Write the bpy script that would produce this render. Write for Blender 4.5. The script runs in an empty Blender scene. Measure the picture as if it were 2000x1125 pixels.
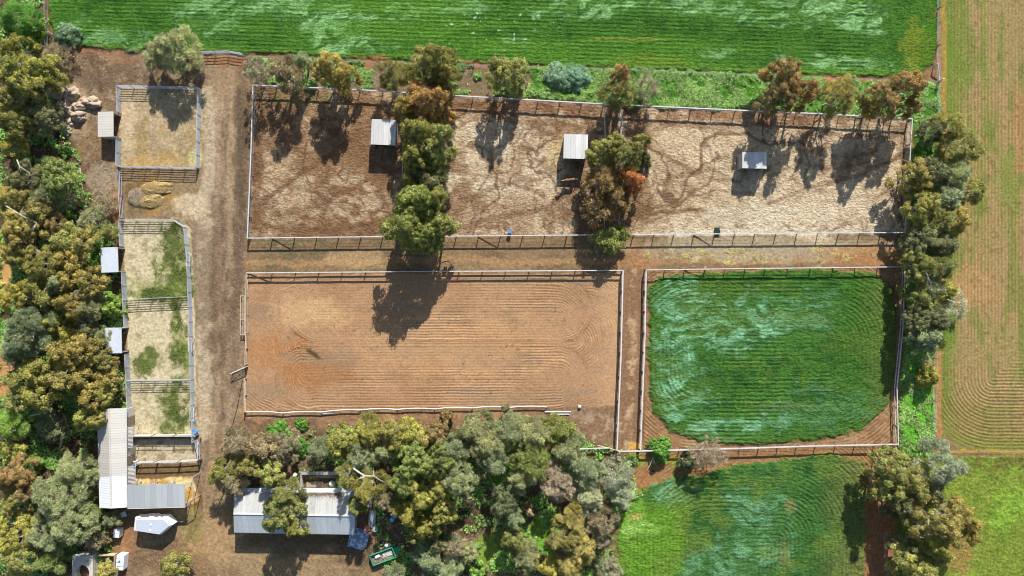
import bpy, math, random
import numpy as np
from mathutils import Vector, Matrix

# ------------------------------------------------------------------ camera, sky, sun, exposure
S = 0.08            # metres per photo pixel on the ground
CAMH = 106.0
SUN_EL = math.radians(33.0)
SUN_AZ = math.radians(13.0)     # east of north
scene = bpy.context.scene
C = scene.collection
cam_d = bpy.data.cameras.new('camera')
cam_d.sensor_width = 36.0
cam_d.lens = 36.0 * CAMH / (2000 * S)
cam_d.clip_start = 1.0
cam_d.clip_end = 6000.0
cam = bpy.data.objects.new('camera', cam_d)
cam.location = (0, 0, CAMH)
cam.rotation_euler = (0, 0, 0)
C.objects.link(cam)
scene.camera = cam

world = bpy.data.worlds.new("World")
scene.world = world
world.use_nodes = True
wn = world.node_tree
sky = wn.nodes.new('ShaderNodeTexSky')
sky.sky_type = 'NISHITA'
sky.sun_disc = False
sky.sun_elevation = SUN_EL
sky.sun_rotation = SUN_AZ
bg = wn.nodes.get('Background') or wn.nodes.new('ShaderNodeBackground')
bg.inputs['Strength'].default_value = 0.09
wn.links.new(sky.outputs[0], bg.inputs['Color'])
sun_d = bpy.data.lights.new('sun', 'SUN')
sun_d.energy = 5.0
sun_d.angle = math.radians(0.5)
sun_d.color = (1.0, 0.965, 0.91)
sun = bpy.data.objects.new('sun', sun_d)
dv = Vector((-math.sin(SUN_AZ) * math.cos(SUN_EL), -math.cos(SUN_AZ) * math.cos(SUN_EL), -math.sin(SUN_EL)))
sun.rotation_euler = dv.to_track_quat('-Z', 'Y').to_euler()
sun.location = (20, 60, 60)
C.objects.link(sun)
scene.view_settings.view_transform = 'Standard'
scene.view_settings.look = 'None'
scene.view_settings.gamma = 1.0
scene.view_settings.exposure = 0.66
scene.cycles.filter_width = 1.0

# ------------------------------------------------------------------ helpers
rnd = random.Random(7)
def P(px, py, h=0.0):
    """ground position under a point seen at (px, py) that stands h metres high"""
    k = (CAMH - h) / CAMH * S
    return ((px - 1000.0) * k, (562.5 - py) * k)

def lin(r, g, b, k=1.0):
    o = []
    for c in (r, g, b):
        c = c / 255.0
        o.append((c / 12.92 if c <= 0.04045 else ((c + 0.055) / 1.055) ** 2.4) * k)
    return tuple(o)

def thing(name, label, cat, loc=(0, 0, 0), rotz=0.0, group=None):
    o = bpy.data.objects.new(name, None)
    o.empty_display_size = 0.3
    C.objects.link(o)
    o.location = loc if len(loc) == 3 else (loc[0], loc[1], 0.0)
    o.rotation_euler = (0, 0, rotz)
    o['label'] = label
    o['category'] = cat
    if group: o['group'] = group
    return o

def tag(o, label, cat, group=None, kind=None):
    o['label'] = label
    o['category'] = cat
    if group: o['group'] = group
    if kind: o['kind'] = kind
    return o

def part(name, mesh, parent, loc=(0, 0, 0), rotz=0.0, label=None):
    o = bpy.data.objects.new(name, mesh)
    C.objects.link(o)
    if parent: o.parent = parent
    o.location = loc
    o.rotation_euler = (0, 0, rotz)
    if label: o['label'] = label
    return o

class MB:
    def __init__(s):
        s.v = []; s.f = []
    def add(s, vs, fs):
        n = len(s.v)
        s.v += [tuple(v) for v in vs]
        s.f += [tuple(n + i for i in f) for f in fs]
        return s
    def box(s, c, d, rz=0.0, m=None):
        hx, hy, hz = d[0] / 2, d[1] / 2, d[2] / 2
        vs = [Vector((x, y, z)) for z in (-hz, hz) for x, y in ((-hx, -hy), (hx, -hy), (hx, hy), (-hx, hy))]
        R = Matrix.Rotation(rz, 3, 'Z') if m is None else m
        vs = [R @ v + Vector(c) for v in vs]
        return s.add(vs, [(3, 2, 1, 0), (4, 5, 6, 7), (0, 1, 5, 4), (1, 2, 6, 5), (2, 3, 7, 6), (3, 0, 4, 7)])
    def bar(s, a, b, w, h=None):
        """square bar from a to b"""
        h = h or w
        a = Vector(a); b = Vector(b)
        d = (b - a); L = d.length
        q = d.to_track_quat('X', 'Z').to_matrix()
        return s.box((a + b) / 2, (L, w, h), m=q)
    def tube(s, pts, rad, n=6, cap=True):
        pts = [Vector(p) for p in pts]
        if not hasattr(rad, '__len__'): rad = [rad] * len(pts)
        vs = []; fs = []
        for i, p in enumerate(pts):
            d = (pts[min(i + 1, len(pts) - 1)] - pts[max(i - 1, 0)])
            d = d.normalized() if d.length > 1e-9 else Vector((0, 0, 1))
            u = d.cross(Vector((0.31, 0.17, 0.93)))
            if u.length < 0.05: u = d.cross(Vector((1, 0, 0)))
            u.normalize(); w = d.cross(u)
            for k in range(n):
                t = 2 * math.pi * k / n
                vs.append(p + (u * math.cos(t) + w * math.sin(t)) * rad[i])
        for i in range(len(pts) - 1):
            for k in range(n):
                fs.append((i * n + k, i * n + (k + 1) % n, (i + 1) * n + (k + 1) % n, (i + 1) * n + k))
        if cap:
            fs.append(tuple(range(n - 1, -1, -1)))
            fs.append(tuple((len(pts) - 1) * n + k for k in range(n)))
        return s.add(vs, fs)
    def prism(s, poly, z0, z1):
        n = len(poly)
        z0 = z0 if hasattr(z0, '__len__') else [z0] * n
        z1 = z1 if hasattr(z1, '__len__') else [z1] * n
        vs = [(p[0], p[1], z0[i]) for i, p in enumerate(poly)] + [(p[0], p[1], z1[i]) for i, p in enumerate(poly)]
        fs = [tuple(range(n - 1, -1, -1)), tuple(range(n, 2 * n))]
        fs += [(i, (i + 1) % n, n + (i + 1) % n, n + i) for i in range(n)]
        return s.add(vs, fs)
    def lathe(s, prof, c=(0, 0, 0), n=20):
        vs = []; fs = []
        m = len(prof)
        for r, z in prof:
            for k in range(n):
                t = 2 * math.pi * k / n
                vs.append((c[0] + r * math.cos(t), c[1] + r * math.sin(t), c[2] + z))
        for i in range(m - 1):
            for k in range(n):
                fs.append((i * n + k, i * n + (k + 1) % n, (i + 1) * n + (k + 1) % n, (i + 1) * n + k))
        fs.append(tuple(range(n - 1, -1, -1)))
        fs.append(tuple((m - 1) * n + k for k in range(n)))
        return s.add(vs, fs)
    def mesh(s, name, mat, smooth=False):
        me = bpy.data.meshes.new(name)
        me.from_pydata(s.v, [], s.f)
        me.materials.append(mat)
        if smooth:
            me.polygons.foreach_set('use_smooth', [True] * len(me.polygons))
        me.update()
        return me
    def build(s, name, mat, parent=None, loc=(0, 0, 0), rotz=0.0, smooth=False, bevel=0, label=None):
        o = part(name, s.mesh(name, mat, smooth), parent, loc, rotz, label)
        if bevel:
            b = o.modifiers.new('bevel', 'BEVEL'); b.width = bevel; b.segments = 2; b.limit_method = 'ANGLE'
        return o

def np_mesh(name, V, F, mat, smooth=False, attrs=None):
    """V (n,3) float, F (m,4) or (m,3) int"""
    me = bpy.data.meshes.new(name)
    k = F.shape[1]
    me.vertices.add(len(V)); me.loops.add(F.size); me.polygons.add(len(F))
    me.vertices.foreach_set('co', np.ascontiguousarray(V, dtype=np.float32).ravel())
    me.loops.foreach_set('vertex_index', np.ascontiguousarray(F, dtype=np.int32).ravel())
    me.polygons.foreach_set('loop_start', np.arange(0, F.size, k, dtype=np.int32))
    try: me.polygons.foreach_set('loop_total', np.full(len(F), k, dtype=np.int32))
    except Exception: pass
    if smooth: me.polygons.foreach_set('use_smooth', np.ones(len(F), dtype=bool))
    for an, (ty, arr) in (attrs or {}).items():
        at = me.attributes.new(an, ty, 'POINT')
        at.data.foreach_set('color' if 'COLOR' in ty else 'value', np.ascontiguousarray(arr, dtype=np.float32).ravel())
    me.materials.append(mat)
    me.update(calc_edges=True)
    return me

# ------------------------------------------------------------------ materials
class NT:
    def __init__(s, name):
        s.m = bpy.data.materials.new(name); s.m.use_nodes = True
        s.t = s.m.node_tree; s.t.nodes.clear()
        s.out = s.n('ShaderNodeOutputMaterial')
    def n(s, ty, **kw):
        x = s.t.nodes.new(ty)
        for k, v in kw.items():
            if k.startswith('i_'):
                x.inputs[k[2:].replace('_', ' ')].default_value = v
            else: setattr(x, k, v)
        return x
    def l(s, a, b): s.t.links.new(a, b)
    def math(s, op, a, b=None, clamp=False):
        x = s.n('ShaderNodeMath', operation=op); x.use_clamp = clamp
        for i, q in enumerate((a, b)):
            if q is None: continue
            if isinstance(q, (int, float)): x.inputs[i].default_value = q
            else: s.l(q, x.inputs[i])
        return x.outputs[0]
    def noise(s, vec, scale, detail=3.0, rough=0.55):
        x = s.n('ShaderNodeTexNoise')
        x.inputs['Scale'].default_value = scale; x.inputs['Detail'].default_value = detail
        x.inputs['Roughness'].default_value = rough
        s.l(vec, x.inputs['Vector'])
        return x.outputs['Fac']
    def mr(s, v, a, b, c, d):
        x = s.n('ShaderNodeMapRange')
        s.l(v, x.inputs[0])
        for i, q in enumerate((a, b, c, d)): x.inputs[1 + i].default_value = q
        return x.outputs[0]
    def mix(s, f, a, b, mode='MIX'):
        x = s.n('ShaderNodeMix', data_type='RGBA', blend_type=mode)
        for q, i in ((f, 0), (a, 6), (b, 7)):
            if isinstance(q, (int, float)): x.inputs[i].default_value = q
            elif isinstance(q, tuple): x.inputs[i].default_value = (*q[:3], 1)
            else: s.l(q, x.inputs[i])
        return x.outputs[2]
    def scale(s, col, v):
        x = s.n('ShaderNodeVectorMath', operation='SCALE')
        s.l(col, x.inputs[0])
        if isinstance(v, (int, float)): x.inputs['Scale'].default_value = v
        else: s.l(v, x.inputs['Scale'])
        return x.outputs[0]
    def coord(s):
        return s.n('ShaderNodeTexCoord').outputs['Object']
    def done(s, col, rough=0.8, normal=None, metal=0.0, spec=0.3, trans=None):
        b = s.n('ShaderNodeBsdfPrincipled')
        if isinstance(col, tuple): b.inputs['Base Color'].default_value = (*col[:3], 1)
        else: s.l(col, b.inputs['Base Color'])
        if isinstance(rough, (int, float)): b.inputs['Roughness'].default_value = rough
        else: s.l(rough, b.inputs['Roughness'])
        b.inputs['Metallic'].default_value = metal
        b.inputs['Specular IOR Level'].default_value = spec
        if normal is not None: s.l(normal, b.inputs['Normal'])
        res = b.outputs[0]
        if trans:
            t = s.n('ShaderNodeBsdfTranslucent')
            s.l(col, t.inputs['Color'])
            mx = s.n('ShaderNodeMixShader'); mx.inputs[0].default_value = trans
            s.l(res, mx.inputs[1]); s.l(t.outputs[0], mx.inputs[2]); res = mx.outputs[0]
        s.l(res, s.out.inputs['Surface'])
        return s.m
    def bump(s, h, strength, dist, normal=None):
        b = s.n('ShaderNodeBump'); b.inputs['Strength'].default_value = strength
        b.inputs['Distance'].default_value = dist
        s.l(h, b.inputs['Height'])
        if normal is not None: s.l(normal, b.inputs['Normal'])
        return b.outputs['Normal']

def ground_mat(name, nscale=2.2, bump=0.10, tone=(0.72, 1.28), row=0.5, row_bump=0.06, row_tone=0.2, fine=9.0, stretch=None):
    """soil / crop: vertex colour, fine tone noise, furrow lines that follow the 'fur' coordinate (metres across the rows)"""
    t = NT(name)
    co = t.coord()
    v = co
    if stretch:
        mp = t.n('ShaderNodeMapping'); mp.inputs['Scale'].default_value = (*stretch, 1.0)
        t.l(co, mp.inputs['Vector']); v = mp.outputs['Vector']
    col = t.n('ShaderNodeAttribute', attribute_name='Col').outputs['Color']
    fur = t.n('ShaderNodeAttribute', attribute_name='fur').outputs['Fac']
    amp = t.n('ShaderNodeAttribute', attribute_name='famp').outputs['Fac']
    n1 = t.noise(v, nscale, 4.0, 0.65)
    n2 = t.noise(v, fine, 2.0, 0.6)
    n3 = t.noise(co, 0.35, 3.0)
    tone1 = t.mr(n1, 0.3, 0.7, tone[0], tone[1])
    tone2 = t.mr(n2, 0.3, 0.7, 0.85, 1.15)
    f = t.math('MULTIPLY', tone1, tone2)
    # furrows
    wob = t.math('ADD', t.math('MULTIPLY', fur, 1.0), t.math('MULTIPLY', t.math('SUBTRACT', n3, 0.5), 0.25))
    sn = t.math('SINE', t.math('MULTIPLY', wob, 2 * math.pi / row))
    cv = t.n('ShaderNodeCombineXYZ'); t.l(t.math('MULTIPLY', wob, 1.0), cv.inputs[0])
    line = t.noise(cv.outputs[0], 1.3, 4.0, 0.75)
    lt = t.math('MULTIPLY', t.mr(line, 0.3, 0.7, -1.0, 1.0), t.math('MULTIPLY', amp, row_tone))
    f = t.math('MULTIPLY', f, t.math('ADD', lt, 1.0))
    c = t.scale(col, f)
    sna = t.math('MULTIPLY', t.math('MULTIPLY', sn, amp), t.mr(line, 0.25, 0.75, 0.4, 1.3))
    h = t.math('ADD', t.math('MULTIPLY', n1, bump), t.math('MULTIPLY', n2, bump * 0.35))
    h = t.math('ADD', h, t.math('MULTIPLY', sna, row_bump))
    return t.done(c, 0.95, t.bump(h, 1.0, 1.0), spec=0.1)

def plain(name, col, rough=0.7, var=0.15, nscale=3.0, metal=0.0, spec=0.3, bump=0.0, stain=None):
    t = NT(name)
    co = t.coord()
    n = t.noise(co, nscale, 4.0, 0.6)
    c = t.mix(t.mr(n, 0.3, 0.7, 0.0, 1.0), tuple(x * (1 - var) for x in col), tuple(min(1, x * (1 + var)) for x in col))
    if stain:
        n2 = t.noise(co, nscale * 0.4, 5.0, 0.7)
        c = t.mix(t.mr(n2, 0.52, 0.68, 0.0, 0.8), c, stain)
    nn = t.bump(n, 1.0, bump) if bump else None
    return t.done(c, rough, nn, metal, spec)

def roof_mat(name, col, axis=0, sheet=0.76, dirt=(0.3, 0.27, 0.23), var=0.12, rough=0.5, metal=0.0, dirt_amt=0.6):
    """corrugated sheeting: each sheet a slightly different tone, fine ribs, dirt streaks; axis = direction across the ribs"""
    t = NT(name)
    co = t.coord()
    sp = t.n('ShaderNodeSeparateXYZ'); t.l(co, sp.inputs[0])
    a = sp.outputs[axis]; b = sp.outputs[1 - axis]
    ci = t.math('FLOOR', t.math('DIVIDE', a, sheet))
    wn_ = t.n('ShaderNodeTexWhiteNoise', noise_dimensions='1D'); t.l(ci, wn_.inputs['W'])
    tone = t.mr(wn_.outputs['Value'], 0, 1, 1 - var, 1 + var)
    cv = t.n('ShaderNodeCombineXYZ'); t.l(t.math('MULTIPLY', a, 3.0), cv.inputs[0]); t.l(t.math('MULTIPLY', b, 0.35), cv.inputs[1])
    streak = t.noise(cv.outputs[0], 1.0, 5.0, 0.7)
    base = t.n('ShaderNodeRGB'); base.outputs[0].default_value = (*col, 1)
    c = t.scale(base.outputs[0], tone)
    c = t.mix(t.mr(streak, 0.48, 0.75, 0.0, dirt_amt), c, dirt)
    lap = t.math('LESS_THAN', t.math('FRACT', t.math('DIVIDE', a, sheet)), 0.06)
    c = t.mix(t.math('MULTIPLY', lap, 0.35), c, tuple(x * 0.5 for x in col))
    rib = t.math('SINE', t.math('MULTIPLY', a, 2 * math.pi / 0.38))
    spot = t.noise(co, 0.9, 5.0, 0.75)
    c = t.mix(t.mr(spot, 0.55, 0.72, 0.0, dirt_amt), c, dirt)
    return t.done(c, rough, t.bump(rib, 0.22, 0.02), metal, 0.4)

def leaf_mat(name):
    t = NT(name)
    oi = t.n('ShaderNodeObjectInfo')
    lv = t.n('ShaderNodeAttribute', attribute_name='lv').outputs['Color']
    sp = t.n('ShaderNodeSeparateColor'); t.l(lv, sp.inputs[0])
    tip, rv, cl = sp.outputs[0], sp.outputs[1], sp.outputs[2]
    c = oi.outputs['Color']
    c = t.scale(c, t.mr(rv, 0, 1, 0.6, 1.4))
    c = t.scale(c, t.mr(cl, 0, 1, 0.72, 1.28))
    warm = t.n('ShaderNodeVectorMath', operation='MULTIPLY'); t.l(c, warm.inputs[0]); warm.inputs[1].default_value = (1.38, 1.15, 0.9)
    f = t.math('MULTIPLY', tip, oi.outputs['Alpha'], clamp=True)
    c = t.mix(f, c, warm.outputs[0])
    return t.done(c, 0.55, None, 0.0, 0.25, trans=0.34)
# ------------------------------------------------------------------ terrain: one height field cut into its surfaces
STEP = 0.15
gx = np.arange(-94.0, 94.01, STEP, dtype=np.float32)
gy = np.arange(-56.0, 56.01, STEP, dtype=np.float32)
GX, GY = np.meshgrid(gx, gy)
PX = GX / S + 1000.0
PY = 562.5 - GY / S
SHP = GX.shape

def vnoise(X, Y, seed):
    r = np.random.RandomState(seed)
    L = r.rand(257, 257).astype(np.float32)
    xi = np.floor(X).astype(np.int32); yi = np.floor(Y).astype(np.int32)
    fx = (X - xi); fy = (Y - yi)
    fx = fx * fx * (3 - 2 * fx); fy = fy * fy * (3 - 2 * fy)
    xi &= 255; yi &= 255
    a = L[yi, xi]; b = L[yi, xi + 1]; c = L[yi + 1, xi]; d = L[yi + 1, xi + 1]
    return a + (b - a) * fx + (c - a) * fy + (a - b - c + d) * fx * fy

def fbm(scale, octv=4, seed=0, X=None, Y=None, gain=0.55, sx=1.0, sy=1.0):
    X = PX if X is None else X; Y = PY if Y is None else Y
    o = 0; amp = 1.0; tot = 0.0; s = 1.0 / scale
    for i in range(octv):
        o = o + amp * vnoise(X * (s * sx) + 17.3 * i + seed * 3.1, Y * (s * sy) + 9.7 * i + seed * 5.7, seed + i * 11)
        tot += amp; amp *= gain; s *= 2.03
    return (o / tot).astype(np.float32)

def sstep(x, a, b):
    t = np.clip((x - a) / (b - a), 0, 1)
    return t * t * (3 - 2 * t)

def dist_line(pts, X=None, Y=None, closed=False):
    X = PX if X is None else X; Y = PY if Y is None else Y
    d = np.full(X.shape, 1e9, np.float32)
    q = list(pts) + ([pts[0]] if closed else [])
    for (ax, ay), (bx, by) in zip(q[:-1], q[1:]):
        ux, uy = bx - ax, by - ay
        L2 = ux * ux + uy * uy + 1e-9
        t = np.clip(((X - ax) * ux + (Y - ay) * uy) / L2, 0, 1)
        d = np.minimum(d, (X - ax - t * ux) ** 2 + (Y - ay - t * uy) ** 2)
    return np.sqrt(d)

def inside(poly, X=None, Y=None):
    X = PX if X is None else X; Y = PY if Y is None else Y
    r = np.zeros(X.shape, bool)
    n = len(poly)
    for i in range(n):
        x1, y1 = poly[i]; x2, y2 = poly[(i + 1) % n]
        if y1 == y2: continue
        c = ((y1 > Y) != (y2 > Y)) & (X < (x2 - x1) * (Y - y1) / (y2 - y1) + x1)
        r ^= c
    return r

def sd(poly, X=None, Y=None):
    d = dist_line(poly, X, Y, True)
    return np.where(inside(poly, X, Y), d, -d)

W1 = fbm(60, 4, 1); W2 = fbm(60, 4, 2); W3 = fbm(22, 4, 3); W4 = fbm(9, 3, 4); W5 = fbm(140, 4, 5); W6 = fbm(14, 4, 6)
W7 = fbm(4.0, 2, 7)
def soft(poly, w=6, rag=10):
    return sstep(sd(poly) + (W3 - 0.5) * 2 * rag + (W4 - 0.5) * rag, -w, w)
def blob(cx, cy, rx, ry, ang=0.0, rag=0.8, w=0.35):
    ca, sa = math.cos(math.radians(ang)), math.sin(math.radians(ang))
    u = ((PX - cx) * ca + (PY - cy) * sa) / rx; v = (-(PX - cx) * sa + (PY - cy) * ca) / ry
    return sstep(1.0 - np.sqrt(u * u + v * v) + (W3 - 0.5) * 2 * rag + (W4 - 0.5) * rag * 0.7, -w, w)
def track(pts, w, rag=4):
    return 1 - sstep(dist_line(pts, PX + (W1 - .5) * 16 + (W3 - .5) * rag * 2, PY + (W2 - .5) * 16 + (W6 - .5) * rag * 2), w * 0.35, w)

KALB = 0.75
COL = np.zeros(SHP + (3,), np.float32)
Z = np.zeros(SHP, np.float32)
FUR = np.zeros(SHP, np.float32)
FAMP = np.zeros(SHP, np.float32)
ZONE = np.zeros(SHP, np.int8)

def tint(m, rgb, k=1.0):
    c = np.array(lin(*rgb, KALB), np.float32)
    a = np.clip(m * k, 0, 1)[..., None]
    COL[...] = COL * (1 - a) + c * a

# --- bare dirt
COL[...] = np.array(lin(142, 110, 82, KALB), np.float32)
tint(sstep(W1, 0.4, 0.7), (120, 92, 66)); tint(sstep(W3, 0.55, 0.8), (168, 138, 106), 0.7)
tint(sstep(W5, 0.5, 0.62), (152, 112, 78), 0.6)
Z += 0.02 + 0.05 * W4 + 0.03 * W7
# west lane (north-south)
tint(soft([(100, 90), (484, 100), (484, 860), (230, 1125), (100, 400)], 20, 14), (146, 118, 92), .5)
lane = soft([(398, 110), (470, 110), (492, 170), (484, 465), (480, 620), (470, 820), (415, 860), (395, 960), (400, 1010), (388, 860), (376, 480), (345, 428), (398, 335)], 8, 8)
tint(lane, (152, 126, 100))
tint(lane * sstep(W6, 0.5, 0.75), (108, 86, 66), 0.6); tint(lane * sstep(fbm(30, 4, 81, sx=1.6, sy=.5), .5, .66), (104, 84, 66), .6); tint(lane * sstep(fbm(26, 4, 82, sx=1.8, sy=.35), .56, .7), (182, 156, 128), .5)
tint(track([(405, 430), (395, 560), (398, 700), (400, 850)], 20, 7), (196, 172, 142), 0.8)
tint(track([(350, 420), (400, 405), (410, 340), (405, 180)], 20, 8), (194, 170, 142), 0.75)
for x in (428, 452):
    tint(track([(x, 120), (x, 500), (x - 6, 800), (x - 20, 1000)], 8, 4), (176, 145, 116), 0.55)
tint(track([(472, 130), (478, 300), (470, 460), (462, 560), (455, 640)], 18, 8), (92, 72, 58), 0.6)
tint(blob(415, 560, 30, 130), (108, 84, 66), 0.6); tint(blob(440, 150, 30, 40), (160, 128, 98), 0.6)
tint(blob(432, 118, 42, 14, 0, .9), (164, 112, 76), 0.8)
tint(blob(445, 690, 22, 60), (120, 96, 76), 0.5)
# middle lane (east-west)
mid = soft([(480, 466), (1770, 456), (1770, 520), (1262, 525), (1215, 528), (480, 532)], 5, 6)
tint(mid, (144, 116, 86)); tint(mid * sstep(fbm(30, 4, 83, sx=.4, sy=1.8), .5, .66), (112, 92, 68), .6); tint(mid * sstep(W3, .45, .65) * sstep(PX, 500, 540) * (1 - sstep(PX, 740, 800)), (110, 98, 72), 0.8)
tint(track([(480, 515), (900, 508), (1200, 512), (1765, 508)], 9, 5), (178, 134, 94), 0.6)
tint(track([(480, 480), (900, 478), (1200, 480)], 9, 5), (128, 100, 74), 0.5)
tint(blob(700, 505, 60, 16), (190, 152, 110), 0.6); tint(blob(1240, 500, 40, 32), (168, 120, 84), 0.8)
tint(blob(1500, 484, 260, 26, 0, .5), (186, 164, 134), 0.7); tint(blob(1690, 500, 80, 22, 0, .6), (176, 120, 78), 0.7)
tint(blob(1480, 497, 210, 12, 0, 1.6, .2) * sstep(W6 * .5 + W4 * .5, .52, .62), (206, 186, 116), 0.7)
# small lane (north-south) between arena and crop paddock
sl = soft([(1215, 528), (1262, 528), (1252, 880), (1206, 880)], 3, 3)
tint(sl, (142, 106, 80)); tint(track([(1238, 530), (1234, 700), (1228, 880)], 10, 6) * sstep(W6, .4, .6), (192, 158, 122), 0.8)
tint(blob(1240, 870, 12, 8, 0, .8), (208, 158, 84))
# corner of arena / scrub edge
tint(soft([(1080, 800), (1205, 780), (1206, 880), (1100, 880)], 8, 10), (140, 108, 84)); tint(blob(1150, 840, 60, 40) * sstep(W6, .5, .65), (182, 152, 126), 0.7)
tint(soft([(475, 806), (1070, 797), (1070, 830), (700, 835), (470, 850)], 6, 8), (150, 114, 86)); tint(blob(660, 810, 300, 14) * sstep(W3, .45, .6), (184, 140, 100), 0.7)
tint(soft([(475, 815), (620, 815), (620, 870), (470, 900)], 8, 10) * sstep(W6, .4, .6), (112, 84, 68), 0.7)
# yard south (shed forecourt)
yd = soft([(232, 1000), (400, 990), (420, 900), (480, 960), (480, 1060), (760, 1060), (800, 1125), (800, 1200), (230, 1200)], 10, 12)
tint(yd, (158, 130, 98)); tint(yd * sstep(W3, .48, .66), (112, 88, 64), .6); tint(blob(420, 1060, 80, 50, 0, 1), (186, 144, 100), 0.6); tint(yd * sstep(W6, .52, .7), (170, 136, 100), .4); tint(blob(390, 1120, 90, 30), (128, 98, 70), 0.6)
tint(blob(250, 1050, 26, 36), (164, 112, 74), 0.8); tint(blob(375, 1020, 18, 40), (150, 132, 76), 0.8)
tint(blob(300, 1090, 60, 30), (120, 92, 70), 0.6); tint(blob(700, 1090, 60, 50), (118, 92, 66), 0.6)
tint(blob(560, 1100, 90, 20), (150, 122, 84), 0.6)
for off in (0, 17):
    tint(track([(410 + off, 900), (400 + off, 960), (405 + off, 1040), (430 + off, 1125)], 5, 3), (176, 142, 108), .5)
    tint(track([(420, 1000 + off), (470, 1068 + off), (560, 1086 + off), (700, 1090 + off)], 5, 3), (172, 140, 104), .5)
    tint(track([(400, 985 + off), (360, 1050 + off * .6), (260, 1078 + off)], 5, 3), (104, 82, 60), .4)
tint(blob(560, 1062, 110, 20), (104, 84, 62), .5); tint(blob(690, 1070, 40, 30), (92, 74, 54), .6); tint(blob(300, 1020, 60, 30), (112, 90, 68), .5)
# north-west corner scrub
nw = soft([(130, 90), (400, 105), (400, 165), (232, 165), (232, 420), (150, 420), (130, 300), (100, 200)], 10, 14)
tint(nw, (132, 106, 82)); tint(nw * sstep(W6, .5, .7), (178, 152, 124), 0.7); tint(nw * (1 - sstep(W3, .3, .45)), (92, 72, 54), 0.7)
tint(blob(190, 285, 40, 30), (146, 112, 78), 0.6); tint(blob(220, 105, 110, 14, 3, .9), (160, 112, 80), 0.7)
tint(blob(225, 155, 70, 22), (110, 88, 68), 0.6); tint(blob(225, 395, 16, 34), (178, 124, 84), 0.8); tint(blob(195, 350, 34, 30), (176, 154, 130), 0.6)
# west panel yards
ya = soft([(232, 170), (400, 174), (393, 328), (232, 324)], 2, 2)
tint(ya, (184, 158, 124)); tint(ya * sstep(W3, .48, .7), (156, 126, 88), 0.8); tint(blob(330, 285, 60, 42) * sstep(W3, .35, .6), (178, 148, 96), 0.5); tint(ya * sstep(W6, .5, .68), (146, 122, 92), .5)
tint(blob(290, 318, 55, 10), (198, 156, 92), 0.5); tint(blob(250, 240, 16, 50), (208, 180, 148), 0.7); tint(blob(385, 310, 14, 20), (196, 182, 126), .8)
yb = soft([(240, 428), (345, 428), (372, 445), (378, 520), (386, 850), (255, 852)], 2, 2)
tint(yb, (206, 186, 152)); tint(yb * sstep(W6, .52, .72), (164, 142, 108), 0.75)
for a in ((339, 500, 27, 74, 0), (345, 555, 26, 30, 0), (300, 565, 44, 18, 0), (346, 650, 13, 56, 0), (352, 692, 18, 30, 0), (346, 800, 26, 50, 0), (285, 705, 18, 22, 0), (310, 577, 60, 8, 0)):
    b_ = blob(*a, 0.9, .8); tint(b_ * yb, (132, 134, 66), 0.7); tint(b_ * yb * sstep(W6 * .6 + W4 * .4, .4, .6), (86, 110, 42), 0.75)
yc = soft([(255, 858), (385, 856), (385, 903), (255, 905)], 2, 2)
tint(yc, (196, 176, 144)); tint(yc * sstep(W6, .5, .7), (140, 118, 90), 0.8)
tint(soft([(250, 908), (388, 905), (388, 935), (250, 938)], 2, 3), (124, 98, 68))
sp_ = soft([(262, 937), (375, 930), (392, 975), (380, 985), (262, 985)], 2, 3)
tint(sp_, (196, 150, 84)); tint(sp_ * sstep(W3, .35, .55), (236, 206, 150), 0.9)
tint(soft([(238, 335), (395, 338), (372, 432), (340, 425), (240, 424)], 4, 6), (150, 124, 94)); tint(blob(305, 380, 56, 30, 0, .9), (170, 128, 70), .75); tint(blob(262, 385, 26, 28, 0, .9), (104, 84, 56), .7); tint(blob(370, 400, 30, 26), (206, 182, 150), .8)
# --- sand yards
def yard(poly, zone, pale, brown, thr):
    m = soft(poly, 3, 3)
    tint(m, pale)
    tint(m * sstep(W1 * 0.6 + W3 * 0.4, thr - .09, thr + .09), brown, 0.9)
    tint(m * sstep(W6, .5, .72), tuple(int(c * .82) for c in brown), 0.45)
    ZONE[inside(poly, PX + (W3 - .5) * 6, PY + (W6 - .5) * 6)] = zone
    return m
y1 = yard([(494, 166), (790, 178), (786, 462), (484, 465)], 1, (196, 162, 128), (148, 110, 80), 0.46)
tint(blob(540, 200, 60, 40), (124, 94, 66), 0.6); tint(blob(560, 400, 60, 50) * sstep(W3, .4, .6), (206, 180, 146), 0.8); tint(blob(680, 385, 60, 40) * sstep(W3, .45, .6), (206, 178, 146), 0.7)
tint(blob(590, 190, 70, 14) * sstep(W6, .4, .6), (92, 108, 50), 0.7)
y2 = yard([(866, 184), (1184, 206), (1184, 458), (866, 462)], 2, (208, 178, 146), (152, 116, 88), 0.52)
tint(blob(980, 310, 110, 70) * sstep(W3, .4, .62), (222, 198, 168), 0.8); tint(blob(1010, 205, 150, 22), (150, 104, 74), 0.7); tint(blob(980, 420, 100, 34), (160, 124, 96), 0.6)
tint(blob(1090, 290, 22, 40), (196, 162, 110), 0.6)
y3 = yard([(1206, 208), (1780, 236), (1768, 452), (1206, 457)], 3, (212, 182, 148), (154, 118, 90), 0.57)
tint(blob(1580, 400, 190, 56) * sstep(W3, .3, .6), (220, 192, 158), 0.7); tint(blob(1500, 225, 260, 20), (158, 116, 84), 0.75); tint(blob(1240, 400, 40, 60), (150, 112, 82), 0.7)
tint(blob(1420, 290, 60, 40) * sstep(W3, .35, .6), (224, 198, 164), 0.7); tint(blob(1490, 452, 290, 7, -1, .4), (232, 212, 186), 0.8); tint(blob(1640, 440, 150, 20), (222, 200, 172), 0.6)
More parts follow.
